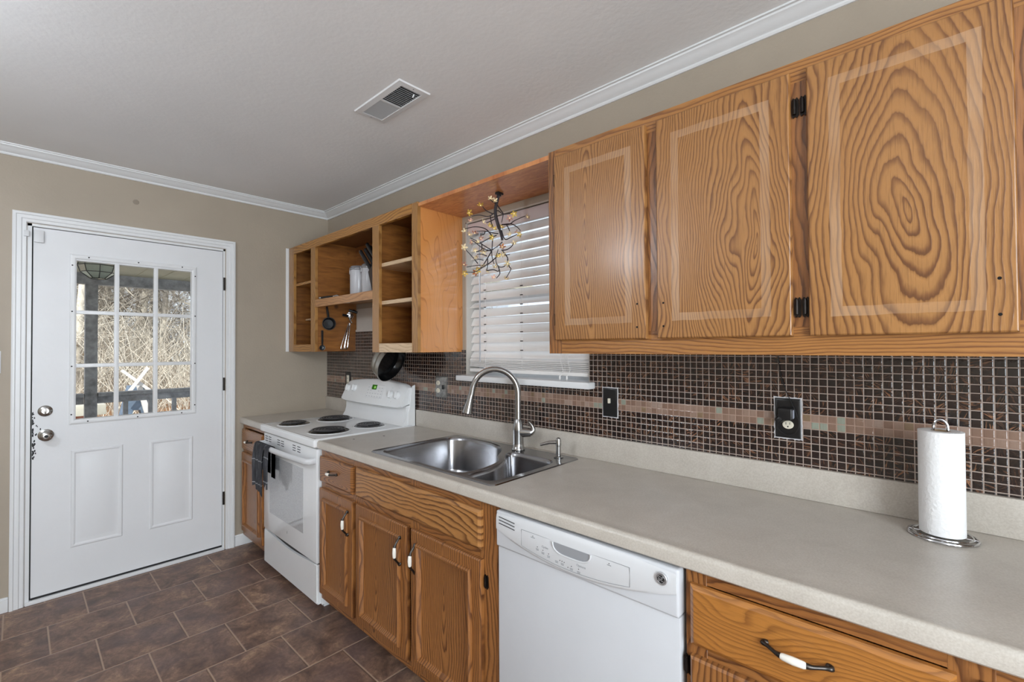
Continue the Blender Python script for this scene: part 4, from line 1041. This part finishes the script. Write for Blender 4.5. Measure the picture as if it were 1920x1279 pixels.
p0 = Vector((fx_+dv.x*(ex+.002), fy_+dv.y*(ex+.002), zc-.014)); ax = (dv*.22+Vector((0, 0, -1))).normalized()
b = newbm(); lathe(b, [(.0148, -.004), (.0155, .002), (.016, .02), (.0245, .078), (.025, .086), (.022, .088)], at(p0.x, p0.y, p0.z, ax), 28); sh = part('spray_head', b, M['steelz'], fc, angle=40)
q0 = p0+ax*.045+dv*.0165
b = newbm(); lathe(b, [(.0045, -.018), (.0065, -.012), (.0065, .012), (.0045, .018)], at(q0.x, q0.y, q0.z, ax+dv*.18), 12); part('spray_button', b, M['black'], sh)
hd = Vector((.86, .50, 0)).normalized()
b = newbm(); c0 = Vector((fx_, fy_, DZ+.083))
tube(b, [c0, c0+hd*.030, c0+hd*.062], [.023, .0235, .020], 22); tube(b, smoothpts([c0+hd*.058, c0+hd*.074+Vector((0, 0, .012)), c0+hd*.066+Vector((0, 0, .036)), c0+hd*.052+Vector((0, 0, .05))], 5), [.0185, .018, .017, .015, .0135, .012, .011, .010, .0095, .009, .0085, .008, .0075, .007, .007, .0065], 14)
part('handle', b, M['steelz'], fc, angle=50)
# soap dispenser
sx, sy = 2.447, -.103
sd_ = thing('soap_dispenser', (sx, sy, DZ), 'brushed steel soap pump at the right rear corner of the sink', 'soap dispenser')
b = newbm(); lathe(b, [(.021, DZ), (.021, DZ+.003), (.0115, DZ+.006), (.0105, DZ+.05), (.0125, DZ+.052), (.0125, DZ+.074), (.010, DZ+.083), (.004, DZ+.087)], at(sx, sy, 0), 24); part('pump_body', b, M['steelz'], sd_)
b = newbm(); n0 = Vector((-.86, -.5, 0)).normalized(); tube(b, [Vector((sx, sy, DZ+.066)), Vector((sx, sy, DZ+.064))+n0*.04, Vector((sx, sy, DZ+.052))+n0*.082], [.008, .0072, .006], 14); part('spout', b, M['steelz'], sd_)

# ------------------------------------------------------------ outlets and switches on the mosaic
YT = -T
M['oldmetal'] = plain('aged_steel_plate', (150, 150, 148), .3, .8, var=.35, vscale=50)
def recept(parent, x, z, y, mat):
    rp = part('receptacle', lathe(newbm(), [(.0165, 0), (.0165, .0015), (.0150, .003)], at(x, y, z, (0, -1, 0)) @ Matrix.Diagonal((1, .84, 1, 1)), 24), mat, parent)
    b = newbm(); y2 = y-.0028
    box(b, x-.0065, x-.0048, y2-.0006, y2, z, z+.008); box(b, x+.0048, x+.0065, y2-.0006, y2, z+.001, z+.008)
    lathe(b, [(.0024, 0), (.0024, .0006)], at(x, y2, z-.006, (0, -1, 0)), 10); part('slot', b, M['blackm'], rp)
def plate(x0, x1, z0, z1, mat, name, lab, cat, caulk=True):
    t_ = thing(name, ((x0+x1)/2, YT, (z0+z1)/2), lab, cat)
    if caulk:
        rnd = random.Random(int(x0*100)); b = newbm(); P = []
        for k in range(60):
            f = k/60*4; s = int(f); g = f-s; e = .003+rnd.uniform(0, .0025)
            if s == 0: P.append((x0-e+(x1-x0+2*e)*g, z0-e))
            elif s == 1: P.append((x1+e, z0-e+(z1-z0+2*e)*g))
            elif s == 2: P.append((x1+e-(x1-x0+2*e)*g, z1+e))
            else: P.append((x0-e, z1+e-(z1-z0+2*e)*g))
        extrude_poly(b, P, fy(YT), -.0002, .0016); part('caulk_bead', b, M['caulk'], t_)
    b = newbm(); rings_rect(b, fy(YT), x0, x1, z0, z1, [(0, .0), (0, .004), (.004, .0062), (.009, .0066)]); part('plate', b, mat, t_)
    return t_
o1 = plate(3.290, 3.364, 1.104, 1.234, M['black'], 'power_outlet', 'black outlet plate with an ivory receptacle and a plug adapter', 'outlet')
recept(o1, 3.328, 1.148, YT-.0066, M['ivory'])
pa = thing('plug_adapter', (3.325, YT-.03, 1.19), 'black plug adapter with a thin looped cord in the right outlet', 'plug')
b = newbm(); box(b, 3.305, 3.347, YT-.040, YT-.0067, 1.166, 1.206, .006, 3); ad = part('adapter_body', b, M['black'], pa)
part('rating_sticker', B(3.3468, 3.3476, YT-.034, YT-.012, 1.172, 1.199), plain('sticker_silver', (168, 172, 184), .4), ad)
b = newbm(); lathe(b, [(.012, 0), (.013, .004), (.011, .020), (.006, .026)], at(3.316, YT-.026, 1.176, (-.7, -.3, -.75)), 18); part('plug_head', b, M['black'], pa)
b = newbm(); tube(b, smoothpts([(3.306, YT-.035, 1.152), (3.300, YT-.02, 1.135), (3.322, YT-.014, 1.116), (3.35, YT-.014, 1.124), (3.361, YT-.014, 1.158), (3.345, YT-.012, 1.21), (3.322, YT-.006, 1.262), (3.305, YT-.004, 1.33), (3.30, YT-.004, 1.392)], 6), .0014, 6); part('cord', b, M['blackm'], pa)
o2 = plate(2.622, 2.690, 1.108, 1.230, M['black'], 'wall_switch', 'black plate with a white toggle switch right of the window sill', 'switch')
part('toggle', B(2.652, 2.661, YT-.017, YT-.0066, 1.166, 1.187, bev=.002), M['ivory'], o2)
b = newbm(); [lathe(b, [(.003, 0), (.003, .0008)], at(2.656, YT-.0066, zz, (0, -1, 0)), 8) for zz in (1.142, 1.200)]; part('screw', b, M['blackm'], o2)
o3 = plate(1.447, 1.555, 1.110, 1.236, M['oldmetal'], 'power_outlet', 'two-gang steel plate with two receptacles left of the window sill', 'outlet', False)
recept(o3, 1.475, 1.195, YT-.0066, M['ivory']); recept(o3, 1.475, 1.150, YT-.0066, M['ivory'])
part('toggle', B(1.522, 1.530, YT-.018, YT-.0066, 1.160, 1.185, bev=.002), M['black'], o3)
o4 = plate(.320, .398, 1.105, 1.225, M['black'], 'power_outlet', 'black outlet plate with pale receptacle behind the stove, left end', 'outlet', False)
part('receptacle', B(.345, .382, YT-.009, YT-.006, 1.125, 1.200, bev=.002), M['ivory'], o4)
b = newbm(); [box(b, .354, .357, YT-.0096, YT-.009, zz, zz+.009) for zz in (1.140, 1.172)]; [box(b, .366, .369, YT-.0096, YT-.009, zz, zz+.009) for zz in (1.140, 1.172)]; part('slot', b, M['blackm'], o4)

# ------------------------------------------------------------ paper towel on its stand
px_, py_ = 3.697, -.118
hs = thing('paper_towel_stand', (px_, py_, CT), 'steel wire paper towel stand with an oval base ring', 'stand')
b = newbm(); ovl = [(px_+.068*math.cos(a), py_+.068*math.sin(a), CT+.0035) for a in [2*PI*k/40 for k in range(40)]]; tube(b, ovl, .0032, 8, closed=True)
tube(b, [(px_+.058*math.cos(a), py_+.058*math.sin(a), CT+.0075) for a in [2*PI*k/40 for k in range(40)]], .0026, 8, closed=True)
tube(b, [(px_-.066, py_, CT+.006), (px_+.066, py_, CT+.006)], .003, 8); tube(b, [(px_, py_-.066, CT+.006), (px_, py_+.066, CT+.006)], .003, 8); part('base_ring', b, M['chrome'], hs)
b = newbm(); tube(b, [(px_-.014, py_, CT+.006), (px_-.014, py_, 1.195)]+[(px_-.014*math.cos(PI*k/8), py_, 1.195+.020*math.sin(PI*k/8)) for k in range(1, 8)]+[(px_+.014, py_, 1.195), (px_+.014, py_, CT+.006)], .003, 8); part('post', b, M['chrome'], hs)
b = newbm(); R0 = .0455; lathe(b, [(.019, CT+.011), (R0, CT+.011), (R0, 1.186), (.040, 1.1875), (.021, 1.187), (.019, 1.186), (.019, CT+.011)], at(px_, py_, 0), 56, False, False)
rl_ = thing('paper_towel_roll', (px_, py_, CT+.011), 'white quilted paper towel roll on the steel stand', 'paper towel'); part('paper', b, M['paper'], rl_, angle=50)
b = newbm(); lathe(b, [(.0188, CT+.012), (.0188, 1.1868), (.0178, 1.1868), (.0178, CT+.012)], at(px_, py_, 0), 30, False, False); part('core', b, plain('cardboard', (176, 150, 118), .8), rl_)

# ------------------------------------------------------------ things in and under the open cabinet
SH = 1.752
def canister(x, y, lab, h=.225, r=.056):
    t_ = thing('canister', (x, y, SH), lab, 'canister', 'white canisters on the open shelf')
    b = newbm(); lathe(b, [(r*.93, SH), (r, SH+.006), (r, SH+h*.80), (r*.96, SH+h*.84), (r*.96, SH+h*.86)], at(x, y, 0), 36); part('jar', b, M['porc'] if False else plain('ceramic_white', (194, 194, 198), .25), t_)
    b = newbm(); lathe(b, [(r*.99, SH+h*.865), (r*1.0, SH+h*.92), (r*.9, SH+h*.96), (r*.3, SH+h*.975)], at(x, y, 0), 36); part('lid', b, plain('lid_glassy', (150, 150, 154), .1, .4), t_)
    b = newbm()
    for zz in (.845, .905): tube(b, [(x+(r+.001)*math.cos(2*PI*k/28), y+(r+.001)*math.sin(2*PI*k/28), SH+h*zz) for k in range(28)], .0016, 6, closed=True)
    a = -2.2
    tube(b, [(x+(r+.002)*math.cos(a+q), y+(r+.002)*math.sin(a+q), SH+h*z) for q, z in ((0, .93), (0, .80), (.12, .70), (.25, .74), (.25, .84))], .002, 6); part('wire_clasp', b, M['chrome'], t_)
canister(.772, -.15, 'white ceramic canister with wire clasp lid, left of the pair')
canister(.898, -.135, 'white ceramic canister partly behind the knives, right of the pair')
kb = thing('knife_block', (1.12, -.16, SH), 'dark knife block on the open cabinet shelf behind the stile', 'knife block')
kd = Vector((-.62, -.10, .78)).normalized(); k2_ = Vector((0, 1, 0))
b = newbm(); extrude_poly(b, [(1.05, SH), (1.2, SH), (1.21, SH+.06), (1.095, SH+.225), (.995, SH+.150)], lambda u, v, h: (u, -.205+h, v), 0, .10); part('block', b, plain('block_dark_wood', (52, 36, 26), .4, var=.2), kb)
for i, (s, w, L, nm) in enumerate(((.1, -.03, .125, 'leftmost and lowest'), (.32, -.01, .12, 'second from the left'), (.5, .02, .13, 'third from the left'), (.72, -.02, .12, 'rear, steel-capped'), (.9, .025, .115, 'rightmost, steel-capped'))):
    p0 = Vector((.995+.100*s, -.155+w, SH+.150+.07*s)); L += .055; e = p0+kd*L
    t_ = thing('knife', p0, 'black handled kitchen knife in the block, '+nm, 'knife', 'knives in the block')
    b = newbm(); tube(b, [p0-kd*.004, p0+kd*.02, p0+kd*L*.6, e], [.012, .0105, .0125, .011], 10, flat=(.8, 1.25)); part('handle', b, M['black'], t_)
    b = newbm(); tube(b, [e, e+kd*.006], [.0098, .0085], 10, flat=(.75, 1.2)); part('end_cap', b, M['chrome'], t_)
    b = newbm(); tube(b, [p0-kd*.012, p0+kd*.002], .0095, 10, flat=(.6, 1.2)); part('bolster', b, M['chrome'], t_)
t_ = thing('folding_tool', (.545, -.255, SH), 'small black and steel tool lying at the left end of the open shelf', 'tool')
b = newbm(); tube(b, [(.50, -.285, SH+.012), (.53, -.278, SH+.013), (.58, -.262, SH+.014), (.61, -.25, SH+.016)], [.008, .0095, .0105, .008], 10); part('grip', b, M['black'], t_)
b = newbm(); tube(b, [(.485, -.29, SH+.012), (.503, -.284, SH+.012)], [.0095, .0095], 12); tube(b, [(.608, -.25, SH+.015), (.64, -.235, SH+.02), (.66, -.228, SH+.012)], [.0085, .0105, .006], 10); part('metal_end', b, M['chrome'], t_)
# hanging on the divider (face x = .466)
DX = .467
t_ = thing('measuring_cup', (DX, -.235, 1.56), 'black measuring cup hanging by its handle on the cabinet divider', 'measuring cup')
b = newbm(); lathe(b, [(.030, 0), (.036, .002), (.044, .020), (.045, .036), (.0465, .036), (.0465, .037), (.0425, .037), (.041, .020), (.033, .005), (0, .004)], at(DX+.002, -.222, 1.582, (1, -.25, .05)), 36, True, False); cu_ = part('bowl', b, M['black'], t_)
b = newbm(); tube(b, [(DX+.030, -.232, 1.622), (DX+.024, -.234, 1.655), (DX+.012, -.236, 1.705)], [.012, .013, .012], 10, flat=(.5, 1.1)); part('handle', b, M['black'], t_)
t_ = thing('measuring_spoon', (DX, -.268, 1.45), 'small black measuring spoon hanging below the measuring cup', 'spoon')
b = newbm(); tube(b, [(DX+.008, -.268, 1.535), (DX+.009, -.268, 1.48), (DX+.010, -.268, 1.43)], [.013, .012, .009], 10, flat=(.5, 1.1)); part('handle', b, M['black'], t_)
b = newbm(); lathe(b, [(.008, 0), (.015, .004), (.019, .012), (.0195, .015), (.0165, .0145), (.012, .006), (0, .004)], at(DX+.001, -.266, 1.412, (1, -.3, 0)), 26, True, False); part('bowl', b, M['black'], t_)
t_ = thing('can_opener', (DX, -.06, 1.62), 'steel and black hand can opener hanging beside the tongs', 'can opener')
b = newbm(); tube(b, [(DX+.03, -.125, 1.652), (DX+.035, -.085, 1.645)], .009, 10); tube(b, [(DX+.035, -.045, 1.69), (DX+.05, .0-.03, 1.675)], .0085, 10); tube(b, [(DX+.028, -.075, 1.69), (DX+.05, -.02, 1.672)], [.0085, .0095], 10); part('grip', b, M['black'], t_)
b = newbm(); lathe(b, [(.0, 0), (.020, 0), (.022, .004), (.022, .008), (.0, .010)], at(DX+.025, -.065, 1.655, (1, -.4, 0)), 22, False, False); tube(b, [(DX+.028, -.08, 1.66), (DX+.03, -.07, 1.62), (DX+.03, -.055, 1.595)], .006, 8); tube(b, [(DX+.03, -.04, 1.65), (DX+.03, -.06, 1.62)], .005, 8); part('cutter', b, M['chrome'], t_)
t_ = thing('wire_tongs', (DX, -.085, 1.42), 'shiny steel wire tongs hanging on the cabinet divider', 'tongs')
b = newbm()
for s in (-1, 1):
    tube(b, smoothpts([(DX+.016, -.068+s*.004, 1.595), (DX+.016, -.078+s*.012, 1.54), (DX+.016, -.094+s*.020, 1.47), (DX+.016, -.105+s*.026, 1.415), (DX+.016, -.108+s*.018, 1.400), (DX+.016, -.106+s*.004, 1.412), (DX+.016, -.096+s*.004, 1.47), (DX+.016, -.075, 1.56)], 4), .0028, 8)
    tube(b, [(DX+.03, -.07+s*.004, 1.59), (DX+.034, -.09+s*.01, 1.50), (DX+.034, -.104+s*.012, 1.415)], .0026, 8)
part('wire_arm', b, M['chrome'], t_)
t_ = thing('wall_hook', (.925, -.004, 1.645), 'dark cast hook on the plaster under the open shelf', 'hook')
b = newbm(); lathe(b, [(.017, 0), (.016, .004), (.008, .007)], at(.925, -.004, 1.655, (0, -1, 0)), 18); tube(b, smoothpts([(.925, -.008, 1.66), (.925, -.035, 1.65), (.925, -.045, 1.668)], 4), .005, 8); tube(b, smoothpts([(.925, -.008, 1.645), (.925, -.035, 1.61), (.925, -.05, 1.628)], 4), .005, 8); part('hook_arm', b, M['bronze'], t_)
# pans hanging at the right end of the opening
M['pansteel'] = brushed('pan_steel', (170, 166, 158), .3, 1)
def pan(c, ax, r, h, lab, hook):
    t_ = thing('frying_pan', c, lab, 'pan', 'pans hanging by the stove'); m_ = at(*c, axis=ax)
    b = newbm(); lathe(b, [(0, 0), (r*.80, 0), (r*.88, .006), (r*.97, h*.6), (r, h), (r*1.01, h+.002), (r*.985, h+.002)], m_, 44, False, False); part('pan_body', b, M['pansteel'], t_)
    b = newbm(); lathe(b, [(r*.985, h+.0022), (r*.95, h*.6), (r*.85, .010), (0, .0085)], m_, 44, False, False); part('nonstick_lining', b, M['pan'], t_)
    u_ = Vector(c)+Vector((0, 0, r)); b = newbm(); tube(b, smoothpts([(c[0]+ax[0]*h*.6, c[1]+ax[1]*h*.6, c[2]+r*.9), (hook[0], hook[1], (c[2]+r+hook[2])/2), hook], 4), [.009]*9, 10, flat=(.5, 1)); part('handle', b, M['blackm'], t_)
pan((1.065, -.150, 1.345), Vector((.84, .36, -.36)).normalized(), .118, .045, 'steel frying pan hanging against the mosaic, left of the two', (1.10, -.13, 1.64))
pan((1.140, -.165, 1.330), Vector((.84, .30, -.42)).normalized(), .122, .050, 'steel pan with black lining hanging in front of the other pan', (1.18, -.16, 1.64))

# ------------------------------------------------------------ twig light ornament over the sink
hx, hy, hz = 2.147, -.166, 2.158
E1 = Vector((.733, .68, 0)); E2 = Vector((-.68, .733, 0))
tw = thing('twig_ornament', (hx, hy, hz-.45), 'black twig ornament with yellow and pink blossoms hanging before the blind', 'ornament')
def P3(x, y, d=0): return Vector((hx, hy, hz-.004))+E1*((x-575)*.00040)+Vector((0, 0, -(y-150)*.00040))+E2*d
rnd = random.Random(21)
b = newbm(); tube(b, smoothpts([P3(572, 150), P3(550, 240), P3(528, 330), P3(530, 420), P3(555, 520), P3(585, 620), P3(610, 720)], 4), [.0075]*12+[.008]*7+[.006]*6, 8)
part('stem', b, M['twig'], tw)
b = newbm(); box(b, hx-.012, hx+.012, hy-.018, hy+.018, hz-.012, hz-.0005, .003); lathe(b, [(.009, 0), (.007, .02)], at(hx, hy, hz-.02), 12); part('hook_clip', b, M['black'], tw)
BR = [[(540, 280), (600, 370), (620, 400), (600, 500)], [(520, 380), (560, 360), (620, 400), (720, 395)], [(510, 390), (440, 430), (330, 405), (240, 410)], [(520, 460), (470, 480), (415, 500)], [(500, 400), (420, 370), (375, 330)], [(545, 280), (500, 270), (465, 245)],
      [(465, 430), (480, 520), (500, 580)], [(600, 530), (690, 530), (760, 490), (890, 440)], [(620, 530), (720, 540), (790, 590), (825, 640)], [(660, 530), (690, 570), (710, 640)], [(600, 600), (640, 700), (720, 670), (790, 635)],
      [(490, 680), (440, 620), (380, 585), (280, 575), (170, 600)], [(560, 640), (500, 640), (400, 625), (310, 635)], [(540, 660), (450, 690), (360, 740), (300, 760)], [(490, 720), (485, 800), (480, 900), (505, 1000)], [(480, 840), (400, 790), (300, 720), (215, 670)], [(480, 850), (380, 820), (270, 735), (240, 720)],
      [(610, 740), (560, 790), (500, 830)], [(600, 840), (660, 850), (720, 820), (745, 785)], [(610, 850), (670, 930), (665, 1000), (620, 1045), (560, 1040), (530, 960), (560, 840)], [(670, 950), (690, 1040), (710, 1080), (650, 1190)], [(560, 900), (480, 960), (400, 1010), (310, 1000), (160, 1018)], [(480, 850), (420, 940), (370, 1010), (300, 1080)],
      [(310, 1000), (240, 910), (160, 820)], [(440, 1000), (330, 1080), (270, 1110), (165, 1110)], [(430, 940), (430, 1030), (420, 1100)], [(560, 1040), (575, 1110), (530, 1160)], [(420, 1090), (500, 1080), (560, 1100), (570, 1050)], [(380, 960), (310, 950)], [(500, 830), (440, 840), (370, 850)], [(400, 620), (390, 670), (350, 690)], [(360, 760), (350, 820), (280, 830)], [(560, 880), (620, 900), (700, 895)], [(420, 910), (350, 880), (300, 880)]]
b = newbm()
for L in BR:
    d0 = rnd.uniform(-.05, .05); dd = rnd.uniform(-.07, .07)
    pts = [P3(x, y, (d0*.3+dd*i/len(L)) if i else 0) for i, (x, y) in enumerate(L)]
    sp = smoothpts(pts, 4); n_ = len(sp); tube(b, sp, [.0030-.0013*i/n_ for i in range(n_)], 5)
part('twigs', b, M['twig'], tw)
def blossom_bm():
    b = newbm()
    for k in range(5):
        a = 2*PI*k/5; c, s = math.cos(a), math.sin(a); o_ = []
        for (r, w, z) in ((.002, .0012, .002), (.0065, .0036, .0035), (.0105, .0030, .0065), (.013, .0008, .008)):
            o_.append([b.verts.new((r*c-w*s*q, r*s+w*c*q, z)) for q in (-1, 1)])
        for A, C in zip(o_, o_[1:]): b.faces.new((A[0], A[1], C[1], C[0]))
    bmesh.ops.solidify(b, geom=b.faces[:], thickness=.0008)
    return b
FL = [(465, 225, 'fw'), (520, 255, 'fw'), (350, 310, 'fy'), (205, 390, 'fy'), (755, 400, 'fy'), (910, 445, 'fw'), (700, 465, 'fp'), (235, 500, 'fp'), (375, 515, 'fw'), (460, 555, 'fy'), (505, 600, 'fy'), (595, 560, 'fy'), (160, 610, 'fw'), (270, 630, 'fp'), (205, 655, 'fw'), (785, 635, 'fp'), (825, 655, 'fy'), (705, 655, 'fw'), (495, 690, 'fy'), (245, 730, 'fp'), (350, 705, 'fp'), (320, 740, 'fw'),
      (605, 800, 'fo'), (145, 815, 'fw'), (280, 845, 'fw'), (380, 850, 'fw'), (560, 930, 'fy'), (615, 900, 'fw'), (295, 935, 'fw'), (140, 1020, 'fp'), (525, 1050, 'fw'), (375, 1040, 'fw'), (145, 1110, 'fy'), (290, 1105, 'fo'), (300, 1085, 'fy'), (510, 1180, 'fp'), (650, 1195, 'fw'), (420, 1105, 'fw'), (675, 1010, 'fw'), (755, 770, 'fw')]
fproto = {}
for i, (x, y, c) in enumerate(FL):
    p = P3(x, y, rnd.uniform(-.02, .02))
    if c not in fproto:
        o = part('blossom', blossom_bm(), M[c], tw, origin=(0, 0, 0), raw=True)
        bb = newbm(); bmesh.ops.create_icosphere(bb, subdivisions=1, radius=.0022, matrix=Matrix.Translation((0, 0, .003)))
        q = part('light_bulb', bb, M['led'], o, origin=(0, 0, 0), raw=True); fproto[c] = (o, q)
    else:
        o = fproto[c][0].copy(); COL.objects.link(o); q = fproto[c][1].copy(); COL.objects.link(q); q.parent = o
    o.location = p-wpos(tw); o.rotation_euler = (rnd.uniform(.6, 2.2), rnd.uniform(-.7, .7), rnd.uniform(0, 1.6)); s = rnd.uniform(1.0, 1.4); o.scale = (s, s, s)

# ------------------------------------------------------------ ceiling vent
cv = thing('ceiling_vent', (1.895, -.605, CH), 'white metal ceiling register with dark louvers', 'vent')
vx0, vx1, vy0, vy1 = 1.706, 2.080, -.684, -.524
fv = lambda u, v, h: (u, v, CH-h)
b = newbm(); rings_rect(b, fv, vx0, vx1, vy0, vy1, [(0, 0), (.003, .006), (.028, .009), (.030, .004)], fill=False); part('frame', b, M['white'], cv)
part('duct_opening', B(vx0+.03, vx1-.03, vy0+.03, vy1-.03, CH-.003, CH-.0005), M['dim'], cv)
b = newbm(); n = 24
for i in range(n):
    x = vx0+.036+(vx1-vx0-.072)*i/(n-1); a = .85 if i < n/2 else -.30
    dx = .0070*math.sin(a); bb = [b.verts.new(p) for p in ((x-dx, vy0+.03, CH-.0085), (x+dx, vy0+.03, CH-.002), (x+dx, vy1-.03, CH-.002), (x-dx, vy1-.03, CH-.0085))]; b.faces.new(bb)
bmesh.ops.solidify(b, geom=b.faces[:], thickness=.0016)
box(b, (vx0+vx1)/2-.005, (vx0+vx1)/2+.005, vy0+.03, vy1-.03, CH-.009, CH-.002)
part('louver', b, M['white'], cv)
b = newbm(); tube(b, [(vx1-.045, vy1-.055, CH-.008), (vx1-.05, vy1-.06, CH-.022)], .003, 8); part('damper_lever', b, M['white'], cv)
b = newbm(); [lathe(b, [(.003, 0), (.003, .001)], at(xx, (vy0+vy1)/2, CH-.0085, (0, 0, -1)), 8) for xx in (vx0+.014, vx1-.014)]; part('screw', b, M['grey'], cv)

# ------------------------------------------------------------ ceiling light read from its highlight, plus an added unseen fill globe
for (x, y, lab, lm) in ((1.7, -2.55, 'round glass ceiling light above the middle of the kitchen', 'lamp'), (4.5, -2.5, 'added round glass fill light behind the camera', 'fill_lamp')):
    t_ = thing('ceiling_light', (x, y, CH), lab, 'lamp')
    b = newbm(); lathe(b, [(.02, CH-.21), (.075, CH-.225), (.118, CH-.27), (.13, CH-.32), (.118, CH-.37), (.075, CH-.415), (.0, CH-.435)], at(x, y, 0), 32, True, False); part('glass_shade', b, M[lm], t_)
    b = newbm(); lathe(b, [(.07, CH), (.07, CH-.015), (.02, CH-.03), (.015, CH-.21)], at(x, y, 0), 24); part('canopy', b, M['nickel'], t_)
